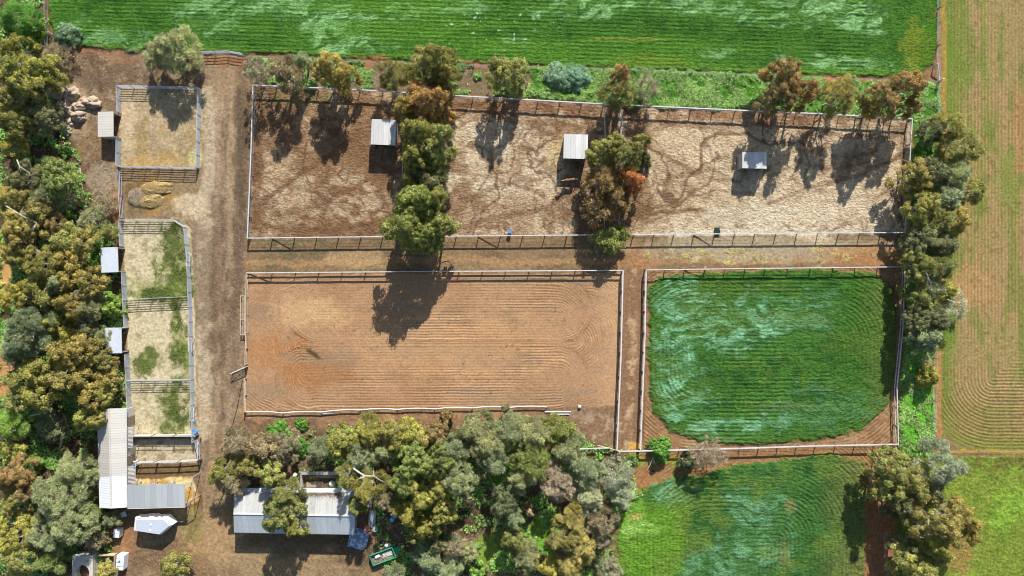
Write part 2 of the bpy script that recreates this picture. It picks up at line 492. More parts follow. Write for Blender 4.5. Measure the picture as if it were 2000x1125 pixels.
# trodden paths in the yards
for pts, w, k in (
    ([(497, 440), (510, 400), (560, 360), (640, 310), (700, 260)], 8, .7), ([(515, 440), (600, 455), (720, 440), (775, 420)], 9, .7),
    ([(505, 455), (500, 380), (505, 300)], 10, .6), ([(560, 415), (640, 400), (720, 350), (780, 330)], 6, .6), ([(600, 360), (660, 420), (690, 450)], 6, .5), ([(540, 360), (620, 380), (700, 420)], 6, .5),
    ([(720, 300), (740, 360), (760, 440)], 9, .5), ([(640, 200), (680, 260), (730, 300)], 7, .5),
    ([(880, 450), (960, 430), (1080, 400), (1150, 350)], 8, .55), ([(880, 330), (960, 350), (1060, 380)], 6, .45), ([(890, 420), (950, 370), (1050, 350), (1090, 330)], 6, .45), ([(900, 200), (1000, 240), (1090, 240), (1180, 260)], 8, .5),
    ([(1365, 330), (1368, 280), (1400, 258), (1450, 258), (1490, 278)], 5, .75), ([(1365, 320), (1395, 330), (1430, 345)], 5, .5),
    ([(1220, 260), (1290, 300), (1370, 345), (1440, 350)], 6, .55), ([(1240, 420), (1320, 410), (1420, 425), (1520, 390), (1600, 360), (1680, 340), (1760, 300)], 6, .75),
    ([(1230, 380), (1300, 350), (1380, 330)], 6, .5), ([(1530, 400), (1600, 370), (1640, 345), (1700, 340)], 5, .5), ([(1300, 240), (1400, 250), (1500, 240), (1620, 260), (1730, 270)], 7, .5),
    ([(1260, 440), (1340, 390), (1400, 370), (1500, 380)], 5, .5), ([(1500, 340), (1560, 320), (1640, 330), (1720, 310)], 5, .4), ([(1560, 440), (1620, 400), (1700, 380)], 5, .35), ([(1760, 250), (1762, 330), (1758, 440)], 9, .6)):
    tint(track(pts, w, 4) * np.maximum(np.maximum(y1, y2), y3), (120, 84, 58), k)
yz = np.maximum(np.maximum(y1, y2), y3)
def ridge(scale, seed, w, sx=1.0, sy=1.0):
    n_ = fbm(scale, 3, seed, PX + (W1 - .5) * 60, PY + (W2 - .5) * 60, .4, sx, sy)
    return 1 - sstep(np.abs(n_ - .5), w * .25, w)
east = sstep(PX, 1180, 1320)
tint(yz * ridge(110, 91, .018), (112, 80, 58), .75); tint(yz * ridge(70, 96, .014, 1.2, .8), (118, 84, 62), .6); tint(yz * ridge(85, 92, .014, .8, 1.3) * (1 - .5 * east), (120, 86, 62), .65); tint(yz * ridge(60, 93, .016, 1.2, .8) * (1 - .8 * east), (128, 92, 66), .5); tint(yz * ridge(150, 94, .02), (122, 88, 64), .6)
tint(yz * sstep(fbm(34, 4, 95), .52, .66) * (1 - .75 * east), (132, 96, 70), .6)
tint(y3 * blob(1620, 400, 150, 50, -6, .8, .6), (218, 192, 160), .6); tint(y3 * blob(1500, 420, 160, 22, -4, .9, .5), (224, 202, 174), .6)
Z += yz * (0.10 * (W4 - .3) + 0.07 * (W7 - .4)).clip(0, 1)
# soil under the tree rows between the yards
tint(soft([(786, 182), (868, 184), (870, 462), (784, 462)], 3, 5), (128, 96, 68)); tint(soft([(1184, 206), (1208, 208), (1212, 458), (1182, 458)], 3, 5), (140, 110, 82)); tint(blob(1180, 430, 60, 40), (128, 98, 72), .7)

# --- riding arena
ar = [(482, 536), (1214, 531), (1204, 792), (1150, 797), (478, 804)]
am = soft(ar, 3, 4)
tint(am, (178, 136, 102)); tint(am * sstep(W1, .45, .7), (164, 122, 90), .7); tint(am * blob(620, 720, 70, 40, 0, .7), (166, 114, 74), .7)
tint(am * blob(540, 690, 70, 40), (176, 120, 78), .7); tint(am * blob(1030, 620, 60, 30) * sstep(W6, .45, .65), (140, 118, 84), .6); tint(am * blob(600, 610, 70, 30), (214, 172, 124), .5)
tint(am * sstep(fbm(40, 3, 21, sx=.25), .52, .72), (152, 126, 102), .55); tint(am * blob(900, 670, 200, 60), (206, 156, 110), .4)
tint(am * sstep(fbm(6, 2, 22), .80, .86), (120, 100, 64), .7); tint(blob(614, 692, 18, 5, 35, .6), (84, 62, 40), .9); tint(blob(1037, 690, 3, 110, 0, .3), (170, 134, 96), .4)
tint(am * sstep(PX, 1150, 1200), (196, 152, 114), .7)
ZONE[inside(ar)] = 4
def segd(x0, x1, y): 
    return np.hypot(np.maximum(np.maximum(x0 - PX, PX - x1), 0), PY - y)
dA, dB, dC = segd(620, 1095, 606), segd(600, 1090, 738), segd(590, 1120, 668)
endz = np.maximum(sstep(PX, 1050, 1110), 1 - sstep(PX, 590, 660))
u = np.where(np.minimum(dA, dB) < 62, np.minimum(dA, dB), dC * .98) + endz * ((W1 - .5) * 22)
FUR = np.where(inside(ar), u * S, FUR); FAMP = np.where(inside(ar), (.25 + .85 * sstep(fbm(50, 3, 23, sx=.4), .35, .65)) * (1 - .7 * endz * (1 - sstep(W3, .4, .6))), FAMP)
# --- crops
def rrect(cx, cy, bx, by):
    qx = np.abs(PX - cx) - bx; qy = np.abs(PY - cy) - by
    return np.hypot(np.maximum(qx, 0), np.maximum(qy, 0)) + np.minimum(np.maximum(qx, qy), 0)
# crop paddock (east)
pad = [(1264, 528), (1768, 522), (1752, 868), (1256, 880)]
pm = soft(pad, 3, 3)
tint(pm, (150, 112, 80)); tint(pm * sstep(W6, .45, .65), (176, 138, 100), .6)
cpx = [(1268, 560), (1290, 541), (1400, 531), (1560, 526), (1700, 530), (1744, 560), (1750, 640), (1746, 740), (1734, 786), (1684, 838), (1604, 858), (1460, 868), (1370, 864), (1308, 842), (1272, 800), (1265, 700)]
cpd = sd(cpx) + (W3 - .5) * 6 + (W6 - .5) * 12 + (W7 - .5) * 5
cm = sstep(cpd, -3, 5)
dk = sstep(W3, .35, .65)
wave = fbm(13, 4, 31, PX + (W1 - .5) * 50, PY + (W2 - .5) * 50, .6, .45, 1.7)
def crop(m, base, dark, light, lm, lodge_noise):
    tint(m, base); tint(m * sstep(W3, .4, .7), dark, .8)
    tint(m * np.clip(lm, 0, 1) * (0.10 + 0.90 * sstep(lodge_noise, .38, .66)) * .9, light)
crop(cm, (68, 112, 44), (47, 87, 34), (130, 184, 136),
     np.maximum.reduce([blob(1335, 600, 50, 50, 0, .6) * 1.4, blob(1315, 700, 36, 120, 0, .6) * 1.3, blob(1430, 635, 120, 44, 0, .9) * 1.1, blob(1540, 610, 90, 40, 0, .9) * .45, blob(1420, 835, 110, 22, -5, .8) * .9, blob(1600, 800, 120, 40, 0, 1) * .25, blob(1350, 780, 40, 50) * .6]), wave)
tint(cm * blob(1690, 640, 50, 110, 0, .6), (66, 106, 34), .6); tint(cm * blob(1520, 720, 90, 40) * sstep(W6, .5, .65), (92, 120, 44), .5); tint(cm * (1 - sstep(cpd, 4, 26)), (78, 112, 42), .6)
tint(cm * sstep(PX + (W1 - .5) * 60, 1660, 1760), (118, 122, 66), .6); tint(cm * sstep(fbm(40, 3, 36, sx=.3, sy=1.4), .5, .68), (92, 116, 48), .4)
ZONE[cpd > 0] = 5
fu = rrect(1490, 700, 130, 30); 
FUR = np.where(inside(pad), fu * S, FUR); FAMP = np.where(inside(pad), .25 + .7 * sstep(W1, .42, .62), FAMP)
# north field
npx = [(90, -200), (98, 40), (110, 78), (160, 92), (250, 100), (400, 102), (480, 104), (560, 108), (700, 117), (1000, 128), (1200, 134), (1440, 144), (1660, 152), (1800, 152), (1830, 110), (1838, 0), (1838, -200)]
nd = sd(npx) + (W3 - .5) * 12 + (W6 - .5) * 10 + (W7 - .5) * 4
nm = sstep(nd, -3, 5)
wv2 = fbm(15, 4, 33, PX + (W1 - .5) * 60, PY + (W2 - .5) * 60 + PX * .25, .6, .4, 1.8)
lmN = np.maximum.reduce([blob(600, 20, 120, 26, 8, 1), blob(640, 60, 70, 40, 50, .9), blob(720, 85, 60, 14, 8, .8), blob(180, 70, 40, 26, 30, .9) * .6, blob(420, 30, 70, 40, 0, 1.1) * .7, blob(840, 15, 90, 14, 0, 1) * .8, blob(1130, 18, 90, 18, 0, .9), blob(1250, 10, 200, 12, 4, 1), blob(1420, 20, 140, 18, 10, 1) * .9, blob(1640, 25, 80, 34, 15, .9), blob(1640, 125, 110, 14, 4, .8), blob(1400, 105, 40, 10, 0, .9) * .8, blob(1000, 90, 40, 14) * .5, blob(250, 80, 90, 20, 5, 1.2) * .5, blob(1540, 10, 80, 20, 10, 1) * .7])
crop(nm, (68, 112, 38), (48, 87, 28), (136, 184, 116), lmN, wv2)
tint(nm * sstep(fbm(60, 3, 35, sx=.12, sy=1.6), .5, .7), (92, 140, 44), .6); tint(nm * (1 - sstep(nd, 3, 18)) * (PX < 1750), (104, 142, 56), .5)
tint(nm * blob(1790, 95, 30, 60, 0, .7), (128, 138, 44), .6); tint(nm * blob(1225, 78, 90, 3, 1, .5), (136, 146, 60), .7); tint(nm * blob(1260, 120, 70, 10, 2, .9), (110, 130, 46), .5)
tint(nm * sstep(fbm(6, 2, 37), .78, .84) * blob(960, 50, 110, 46, 0, .6), (178, 206, 166), .8)
tint(nm * blob(1815, 70, 18, 90, 0, .8), (80, 116, 34), .7)
ZONE[nd > 0] = 6
fuN = (PY - 0.03 * PX); eN = rrect(1000, 40, 690, 300)
FUR = np.where(nd > 0, np.where(PX > 1690, np.hypot(PX - 1690, (PY - 40) * .9), fuN) * S, FUR); FAMP = np.where(nd > 0, np.where(PX > 1690, .2, .3 + .5 * sstep(W1, .4, .62)), FAMP)
# south crop
spx = [(1200, 1300), (1200, 1060), (1210, 1010), (1235, 975), (1262, 950), (1310, 928), (1370, 925), (1430, 905), (1530, 893), (1630, 888), (1690, 905), (1700, 980), (1690, 1080), (1700, 1300)]
tint(soft([(1206, 884), (1755, 872), (1760, 960), (1745, 1300), (1200, 1300), (1206, 960)], 3, 4), (154, 112, 76))
tint(blob(1290, 915, 60, 26) * sstep(W3, .35, .6), (140, 146, 56), .8); tint(blob(1262, 935, 20, 30, 40, .8), (166, 116, 76), .8)
sdd = sd(spx) + (W3 - .5) * 16 + (W6 - .5) * 12 + (W7 - .5) * 5
sm = sstep(sdd, -3, 5)
crop(sm, (68, 110, 50), (50, 88, 38), (120, 172, 124), np.maximum.reduce([blob(1310, 960, 44, 26, -10, .9), blob(1450, 990, 40, 40, 0, 1) * .7, blob(1520, 1000, 30, 50, 0, .9) * .5, blob(1440, 1090, 60, 44, 0, 1) * .7, blob(1500, 1060, 50, 50) * .6, blob(1350, 1110, 30, 30) * .6]), wave)
lf = sstep(1340 + (W1 - .5) * 80 - PX, -10, 20) * sm
tint(lf * sstep(PY, 965, 1000), (104, 146, 44), .9); tint(lf * blob(1230, 1010, 30, 60), (126, 176, 66), .5); tint(lf * blob(1250, 1030, 40, 16, -10, 1) * sstep(wave, .45, .6), (160, 200, 104), .7); tint(blob(1240, 1008, 12, 5, -15, .5), (186, 156, 90), .7)
tint(sm * sstep(PX + (W1 - .5) * 60, 1580, 1690), (124, 122, 68), .75); tint(sm * sstep(fbm(40, 3, 38), .52, .68), (108, 130, 54), .5); tint(sm * blob(1540, 985, 10, 16, 0, 1) , (140, 128, 80), .5); tint(sm * blob(1530, 1080, 10, 20, 0, 1), (136, 134, 70), .4)
ZONE[sdd > 0] = 7
fuS = rrect(1450, 1180, 70, 130); 
sR = inside([(1200, 884), (1755, 872), (1760, 1300), (1190, 1300)])
FUR = np.where(sR, fuS * S, FUR); FAMP = np.where(sR, .2 + .6 * sstep(W1, .42, .62) + .4 * sstep(PX, 1600, 1690), FAMP)
# east stubble
epx = [(1846, -300), (1848, 160), (1852, 330), (1845, 560), (1838, 690), (1838, 800), (1846, 850), (1870, 872), (2000, 880), (2400, 885), (2400, -300)]
ed = sd(epx) + (W6 - .5) * 6 + (W7 - .5) * 4
em = sstep(ed, -3, 3)
tint(em, (158, 134, 88)); gs = fbm(46, 4, 41, sx=2.2, sy=.16)
tint(em * sstep(gs, .47, .62), (126, 132, 62), .8); tint(em * sstep(W1, .5, .66), (170, 134, 92), .5); tint(em * sstep(fbm(30, 3, 42, sx=1.5, sy=.4), .56, .68), (112, 124, 54), .6)
eband = em * (1 - sstep(ed, 6, 40)); tint(eband, (104, 128, 44), .8); tint(em * blob(1990, 250, 12, 90), (184, 128, 92), .6); tint(em * blob(1900, 560, 40, 40), (188, 140, 96), .6)
tint(em * blob(1905, 820, 60, 22, 25, .6), (128, 116, 58), .5); tint(em * sstep(PY, 700, 830), (142, 122, 72), .5)
tint(em * sstep(W4, .6, .75), (120, 96, 62), .45)
ZONE[ed > 0] = 8
fuE = rrect(2060, -130, 120, 870)
FUR = np.where(ed > 0, fuE * S, FUR); FAMP = np.where(ed > 0, .35 + .5 * sstep(W1, .4, .6), FAMP)
# green verges
vg = np.maximum.reduce([soft([(1030, 128), (1200, 134), (1440, 145), (1640, 155), (1800, 160), (1836, 165), (1836, 330), (1790, 300), (1780, 232), (1500, 214), (1240, 208), (1030, 190)], 4, 8),
                        soft([(1785, 170), (1836, 165), (1830, 520), (1822, 700), (1826, 890), (1756, 890), (1752, 860), (1768, 640), (1782, 300)], 4, 6)])
wd = fbm(18, 4, 51)
tint(vg, (96, 146, 54)); tint(vg * sstep(wd, .45, .62), (124, 182, 72), .85); tint(vg * (1 - sstep(wd, .3, .42)), (66, 104, 40), .7)
tint(blob(1115, 150, 60, 20, 4, .8), (120, 156, 110), .8); tint(vg * sstep(PY, 640, 720), (112, 182, 58), .7); tint(blob(1640, 155, 60, 6, 3, .5), (186, 120, 80), .9); tint(blob(1180, 190, 50, 14) , (96, 104, 50), .4)
ZONE[(vg > .5) & (ZONE == 0)] = 9
ve = soft([(484, 112), (1040, 130), (1040, 190), (866, 182), (494, 164)], 4, 8)
tint(ve, (130, 110, 84)); tint(ve * sstep(wd, .44, .6), (104, 148, 66), .85); tint(ve * sstep(W6, .55, .7), (160, 140, 112), .6); tint(blob(730, 122, 50, 10, 2, .7), (178, 116, 78), .9); tint(blob(930, 128, 60, 8, 3, .7), (168, 112, 78), .8)
# yellowish headland along the east fence
tint(track([(1842, 0), (1842, 300), (1836, 500), (1832, 690), (1834, 860)], 7, 3), (166, 140, 60), .85); tint(track([(1838, 690), (1832, 860)], 6, 3), (178, 124, 84), .8); tint(track([(1832, 20), (1832, 150)], 8, 4) * sstep(W3, .4, .6), (150, 112, 76), .7)
tint(track([(1830, 884), (2000, 882), (2100, 882)], 5, 3), (172, 150, 56), .85)
# south-east grass
gpx = [(1760, 892), (1830, 892), (2400, 890), (2400, 1300), (1740, 1300), (1745, 1000)]
gd = sd(gpx) + (W6 - .5) * 8
gm = sstep(gd, -3, 4)
tint(gm, (126, 142, 56)); tint(gm * sstep(fbm(70, 4, 61), .42, .62), (132, 166, 60), .85); tint(gm * sstep(W6, .55, .72), (98, 122, 44), .6); tint(gm * (1 - sstep(PX - 1700 + (W1 - .5) * 80, 40, 130)), (92, 106, 44), .8)
tint(gm * blob(1950, 905, 120, 20) * sstep(W3, .45, .6), (110, 100, 52), .7); tint(gm * blob(1870, 1080, 30, 40), (164, 116, 76), .6)
ZONE[(gd > 0)] = 10
tint(soft([(1690, 930), (1745, 900), (1750, 1300), (1690, 1300)], 5, 8), (160, 110, 74), .9)
# wood floors
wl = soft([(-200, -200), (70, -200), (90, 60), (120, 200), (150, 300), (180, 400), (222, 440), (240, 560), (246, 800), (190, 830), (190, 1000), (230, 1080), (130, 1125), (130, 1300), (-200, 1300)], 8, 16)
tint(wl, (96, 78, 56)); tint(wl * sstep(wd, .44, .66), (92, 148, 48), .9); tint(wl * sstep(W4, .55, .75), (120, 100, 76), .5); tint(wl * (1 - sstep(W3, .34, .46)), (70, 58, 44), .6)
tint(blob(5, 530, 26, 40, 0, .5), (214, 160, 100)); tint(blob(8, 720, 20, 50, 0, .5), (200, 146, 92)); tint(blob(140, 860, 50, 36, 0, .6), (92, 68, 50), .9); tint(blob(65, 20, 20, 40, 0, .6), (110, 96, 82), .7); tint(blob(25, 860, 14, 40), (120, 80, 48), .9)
tint(blob(42, 60, 40, 40), (98, 142, 58), .7)
tint(blob(130, 215, 46, 46, 0, .5), (186, 156, 124), .9)
ws = soft([(475, 850), (700, 832), (1080, 825), (1200, 880), (1240, 900), (1240, 960), (1200, 1010), (1195, 1300), (820, 1300), (740, 1060), (730, 960), (440, 960), (420, 900)], 8, 14)
tint(ws, (112, 90, 66)); tint(ws * sstep(wd, .48, .68) * sstep(PX, 560, 720), (92, 140, 50), .85); tint(ws * sstep(W6, .56, .7), (150, 124, 98), .6)
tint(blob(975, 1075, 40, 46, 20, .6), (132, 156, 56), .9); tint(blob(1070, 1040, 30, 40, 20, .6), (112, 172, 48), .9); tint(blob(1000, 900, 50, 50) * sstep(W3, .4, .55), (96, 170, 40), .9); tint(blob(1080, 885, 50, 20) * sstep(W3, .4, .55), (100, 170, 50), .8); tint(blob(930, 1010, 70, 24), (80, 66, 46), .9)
tint(blob(1180, 1080, 20, 60), (120, 100, 66), .7)
soilz = ((ZONE <= 4) | (ZONE == 8)).astype(np.float32)[..., None]
COL *= 1 + soilz * (np.array([.98, 1.045, 1.02], np.float32) - 1)
COL *= (0.90 + 0.2 * W7)[..., None]
# heights of the growing surfaces
for m, h, a1, a2, a3 in ((nm, .32, .16, .12, .10), (cm, .32, .18, .13, .10), (sm, .30, .18, .13, .10), (vg, .25, .3, .25, .1), (gm, .12, .10, .12, .06), (em, .02, .05, .06, .04)):
    Z = Z * (1 - m) + m * (h + a1 * (W3 - .5) + a2 * (W4 - .5) + a3 * (W7 - .5))
lod = np.maximum(np.maximum(nm * lmN, cm * .8), sm * .8)
Z += lod * .22 * ((wave - .5) * 1.2)
weedy = np.maximum(wl, np.maximum(ws, ve)) * sstep(wd, .48, .6)
Z += weedy * (.15 + .35 * (W4 - .35))
Z = np.maximum(Z, 0.0)
ex = np.minimum(np.minimum(PX - PX.min(), PX.max() - PX), np.minimum(PY - PY.min(), PY.max() - PY))
Z *= sstep(ex, 0, 20)

M_soil = ground_mat('bare_soil', 2.0, .10, (.70, 1.30), .5, .03, .15)
M_sand = ground_mat('trodden_sand', 2.3, .26, (.66, 1.28), .5, 0, 0, 7.0, (1.0, 1.35))
M_aren = ground_mat('harrowed_sand', 3.0, .035, (.84, 1.16), .44, .022, .34, 10.0)
M_crop = ground_mat('green_crop', 2.6, .28, (.55, 1.5), .62, .05, .22, 7.0, (.8, 1.3))
M_stub = ground_mat('stubble_rows', 2.6, .12, (.68, 1.32), .53, .04, .22, 8.0)
M_gras = ground_mat('rank_grass', 2.2, .25, (.60, 1.45), .62, .04, .10, 7.0)
ZN = [(0, 'dirt_ground', M_soil, 'structure', 'bare brown dirt of the lanes, forecourt and wood floor', 'dirt'),
      (1, 'sand_yard', M_sand, 'structure', 'browner trodden sand of the westernmost horse yard', 'sand'),
      (2, 'sand_yard', M_sand, 'structure', 'trodden sand of the middle horse yard with the standing horse', 'sand'),
      (3, 'sand_yard', M_sand, 'structure', 'palest trodden sand of the long eastern horse yard', 'sand'),
      (4, 'riding_arena', M_aren, 'structure', 'orange harrowed sand surface of the riding arena', 'arena'),
      (5, 'crop_paddock', M_crop, 'stuff', 'rounded block of green crop in the fenced paddock east of the arena', 'crop'),
      (6, 'crop_field', M_crop, 'stuff', 'long green crop field with flattened pale patches along the top', 'crop'),
      (7, 'crop_field', M_crop, 'stuff', 'green crop south of the fenced crop paddock, yellow green at its left', 'crop'),
      (8, 'stubble_field', M_stub, 'structure', 'brown field in fine rows along the right side', 'field'),
      (9, 'weedy_verge', M_gras, 'stuff', 'bright green weeds of the verge outside the horse yards', 'weeds'),
      (10, 'grass_field', M_gras, 'stuff', 'yellow green grass in the lower right corner', 'grass')]
ny_, nx_ = SHP
CZ = ZONE[:-1, :-1]
IDX = np.arange(ny_ * nx_, dtype=np.int64).reshape(ny_, nx_)
QUAD = np.stack([IDX[:-1, :-1], IDX[:-1, 1:], IDX[1:, 1:], IDX[1:, :-1]], -1)
VV = np.stack([GX, GY, Z], -1).reshape(-1, 3)
CC = np.concatenate([COL, np.ones(SHP + (1,), np.float32)], -1).reshape(-1, 4)
for zid, nm_, mt, kind, lab, cat in ZN:
    q = QUAD[CZ == zid]
    if not len(q): continue
    uq, inv = np.unique(q.ravel(), return_inverse=True)
    me = np_mesh(nm_, VV[uq], inv.reshape(-1, 4), mt, True, {'Col': ('FLOAT_COLOR', CC[uq]), 'fur': ('FLOAT', FUR.ravel()[uq]), 'famp': ('FLOAT', FAMP.ravel()[uq])})
    tag(part(nm_, me, None), lab, cat, None, kind)
# the wider land, out to the horizon
M_far = plain('far_land', lin(120, 112, 66, KALB), .95, .35, .05, spec=.1)
far = MB().add([(-3000, -3000, -.04), (3000, -3000, -.04), (3000, 3000, -.04), (-3000, 3000, -.04)], [(0, 1, 2, 3)])
tag(far.build('surrounding_land', M_far), 'flat farmland reaching away on all sides', 'land', None, 'structure')

def ground_z(x, y):
    i = int(round((y + 56.0) / STEP)); j = int(round((x + 94.0) / STEP))
    return float(Z[min(max(i, 0), ny_ - 1), min(max(j, 0), nx_ - 1)])
# ------------------------------------------------------------------ trees and bushes
M_leaf = leaf_mat('foliage')
M_bark = plain('pale_bark', (.32, .28, .23), .9, .35, 2.0, bump=.03)
M_dark = plain('brown_bark', (.13, .10, .075), .9, .35, 2.0, bump=.03)
M_twig = plain('grey_twigs', (.42, .39, .35), .9, .25, 2.0)

def leaf_quads(pos, nrm, L, W, r):
    """diamond leaves: pos (n,3), nrm (n,3), L, W arrays"""
    n = len(pos)
    t = r.normal(size=(n, 3)); t -= nrm * np.sum(t * nrm, 1, keepdims=True)
    t /= np.linalg.norm(t, axis=1, keepdims=True) + 1e-9
    b = np.cross(nrm, t)
    L = L[:, None]; W = W[:, None]
    V = np.stack([pos - t * L, pos + b * W, pos + t * L, pos - b * W], 1)
    return V.reshape(-1, 3)

def unit(v): return v / (np.linalg.norm(v, axis=1, keepdims=True) + 1e-9)

def limb(mb, a, b, r0, r1, r, seg=5, sag=.12, n=5):
    a = np.array(a, float); b = np.array(b, float)
    L = np.linalg.norm(b - a)
    off = r.normal(size=3) * L * sag
    pts = []; rad = []
    for i in range(seg + 1):
        t = i / seg
        p = a + (b - a) * t + off * math.sin(math.pi * t) + np.array([0, 0, -.10 * L * math.sin(math.pi * t)]) + r.normal(size=3) * L * .015 * (0 < i < seg)
        pts.append(tuple(p)); rad.append(r0 + (r1 - r0) * t ** .8)
    mb.tube(pts, rad, n, cap=True)
    return pts

def gum_proto(seed, R, H, style):
    """crown and trunk meshes of one tree, radius R, height H (metres)"""
    r = np.random.RandomState(seed)
    ph = r.rand(6) * 6.28; am = r.rand(6) * np.array([.20, .16, .12, .09, .07, .05])
    def rim(th): return R * (.86 + sum(am[i] * np.sin((i + 2) * th + ph[i]) for i in range(6)))
    dens = {'gum': 1.0, 'tall': .9, 'feather': 1.0, 'sparse': .75, 'bush': 1.2, 'bare': .5}[style]
    rc0 = {'gum': .52, 'tall': .56, 'feather': .66, 'sparse': .48, 'bush': .40, 'bare': .45}[style]
    rc0 *= min(1.15, .75 + R * .09)
    nc = int(dens * 1.5 * (R / rc0) ** 2) + 4
    cl = []
    tries = 0
    while len(cl) < nc and tries < nc * 60:
        tries += 1
        th = r.rand() * 6.283; rho = math.sqrt(r.rand()); rr = rho * rim(th) * .92
        rc = rc0 * (.65 + .75 * r.rand())
        x, y = rr * math.cos(th), rr * math.sin(th)
        if any((x - c[0]) ** 2 + (y - c[1]) ** 2 < (.66 * (rc + c[3])) ** 2 and r.rand() < .95 for c in cl): continue
        if style in ('gum', 'tall', 'sparse', 'feather') and math.sin(1.9 * x / R * 2 + ph[2]) * math.sin(2.3 * y / R * 2 + ph[3]) > .45 and r.rand() < .85: continue
        drop = {'bush': .75, 'gum': .42, 'tall': .55, 'feather': .5, 'sparse': .45, 'bare': .45}[style]
        lobe = .13 * math.sin(2.1 * x / R * 2 + ph[0]) * math.cos(2.3 * y / R * 2 + ph[1])
        z = H - rc * .6 - drop * H * rho ** 2.2 * (.75 + .35 * r.rand()) - r.rand() * .13 * H + lobe * H
        z = min(max(z, rc * .5 + (.1 if style == 'bush' else .22 * H)), H)
        cl.append((x, y, z, rc, r.rand(), r.rand()))
    if style == 'tall':
        for i in range(nc // 2):
            c = cl[r.randint(len(cl))]
            cl.append((c[0] * 1.0, c[1] * 1.0, max(c[2] - (.8 + r.rand() * .25 * H), .3 * H), c[3] * .9, c[4], r.rand()))
    P_, N_, L_, W_, A_ = [], [], [], [], []
    for (x, y, z, rc, tp, cv) in cl:
        k = {'gum': 330, 'tall': 330, 'feather': 235, 'sparse': 240, 'bush': 330, 'bare': 75}[style]
        n = int(k * (rc / .65) ** 2) + 12
        d = unit(r.normal(size=(n, 3)) * np.array([1, 1, .9]) + np.array([0, 0, .45]))
        if style in ('feather', 'sparse', 'bare'):
            q = .25 + .85 * r.rand(n, 1) ** .6
            out = unit(np.array([[x, y, 0.01]]))
            st = unit(d * .8 + out * .9 + r.normal(size=(n, 3)) * .35 + np.array([0, 0, .1]))
            p = np.array([x, y, z]) + d * q * rc * np.array([1.05, 1.05, .7])
            nn = unit(np.cross(st, r.normal(size=(n, 3))) + np.array([0, 0, .6]))
            L = (.16 + .18 * r.rand(n)); W = .024 + .024 * r.rand(n)
        else:
            # lumpy surface: sub-lobes push the shell in and out
            lb = unit(r.normal(size=(9, 3)))
            bump = np.max(d @ lb.T, 1)
            q = (.60 + .42 * bump * r.rand(n) ** .25 + (r.rand(n) < .16) * r.rand(n) * .5)[:, None]
            p = np.array([x, y, z]) + d * q * rc * np.array([1, 1, .78])
            nn = unit(d + r.normal(size=(n, 3)) * .55)
            L = .085 + .085 * r.rand(n); W = .045 + .04 * r.rand(n)
        P_.append(p); N_.append(nn); L_.append(L); W_.append(W)
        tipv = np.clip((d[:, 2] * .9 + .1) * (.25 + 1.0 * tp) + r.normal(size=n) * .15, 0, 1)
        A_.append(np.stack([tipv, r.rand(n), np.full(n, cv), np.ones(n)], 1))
    pos = np.concatenate(P_); nr = np.concatenate(N_)
    V = leaf_quads(pos, nr, np.concatenate(L_), np.concatenate(W_), r)
    A = np.repeat(np.concatenate(A_), 4, 0)
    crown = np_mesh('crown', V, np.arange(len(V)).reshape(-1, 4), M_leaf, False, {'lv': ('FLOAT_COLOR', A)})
    # trunk and limbs
    mb = MB()
    tr = {'bush': .05, 'bare': .14}.get(style, .11 + .022 * R)
    stems = 1 if style != 'bush' else 3
    fk = []
    for s_ in range(stems):
        a = (r.normal() * .1, r.normal() * .1, -.15); h = H * (.42 if style != 'bush' else .25)
        top = (r.normal() * R * .08, r.normal() * R * .08, h)
        pts = limb(mb, a, top, tr, tr * .7, r, 5, .04, 7)
        fk += pts[2:]
    mains = []
    for k in range(5 if R < 3 else 7):
        th = k * 6.283 / (5 if R < 3 else 7) + r.rand() * .6
        st = fk[r.randint(len(fk))]
        e = (math.cos(th) * R * .5, math.sin(th) * R * .5, H * (.62 + .16 * r.rand()))
        pts = limb(mb, st, e, tr * .55, tr * .28, r, 5, .10, 5)
        mains += pts[1:]
    for c in cl[:70]:
        b = np.array(c[:3]) - np.array([0, 0, c[3] * .35])
        m = min(mains, key=lambda q: (q[0] - b[0]) ** 2 + (q[1] - b[1]) ** 2 + (q[2] - b[2]) ** 2 + (4 if q[2] > b[2] else 0))
        limb(mb, m, b, tr * .24, .018, r, 4, .12, 4)
        if style in ('bare', 'sparse'):
            for q in range(5 if style == 'bare' else 3):
                d = unit(r.normal(size=(1, 3)) + np.array([[c[0] / R, c[1] / R, .5]]))[0]
                limb(mb, b, b + d * c[3] * (1.1 + .6 * r.rand()), .022, .010, r, 3, .14, 3)
    trunk = mb.mesh('trunk', M_dark if style in ('bush',) else M_bark, True)
    return crown, trunk

PROTO = {}
_sd = 100
for style, specs in (('gum', [(2.2, 5, 3), (3.4, 7.5, 4), (4.6, 9, 4)]), ('tall', [(3.0, 9, 2), (4.2, 10, 2)]), ('feather', [(2.4, 5.5, 3), (3.6, 7, 3), (5.0, 8, 2)]),
                     ('sparse', [(2.4, 6, 3), (3.6, 8, 3)]), ('bush', [(1.4, 1.6, 3), (2.4, 2.6, 3)]), ('bare', [(2.4, 4, 2), (3.6, 7, 2)])):
    for R, H, n in specs:
        for k in range(n):
            _sd += 1
            PROTO.setdefault(style, []).append((R, H) + gum_proto(_sd, R, H, style))
CLR = {'olive': (.290, .285, .100, .35), 'green': (.245, .275, .090, .3), 'ochre': (.335, .285, .105, .4), 'yellow': (.37, .345, .10, .3), 'rust': (.335, .240, .115, .6),
       'red': (.40, .20, .10, .7), 'grey': (.305, .325, .185, .2), 'silver': (.37, .385, .265, .2), 'dark': (.195, .205, .110, .25), 'lush': (.15, .30, .06, .15),
       'blue': (.24, .36, .25, .1), 'brown': (.310, .255, .170, .3), 'pink': (.40, .31, .23, .3), 'lime': (.25, .37, .09, .3)}
_use = {}
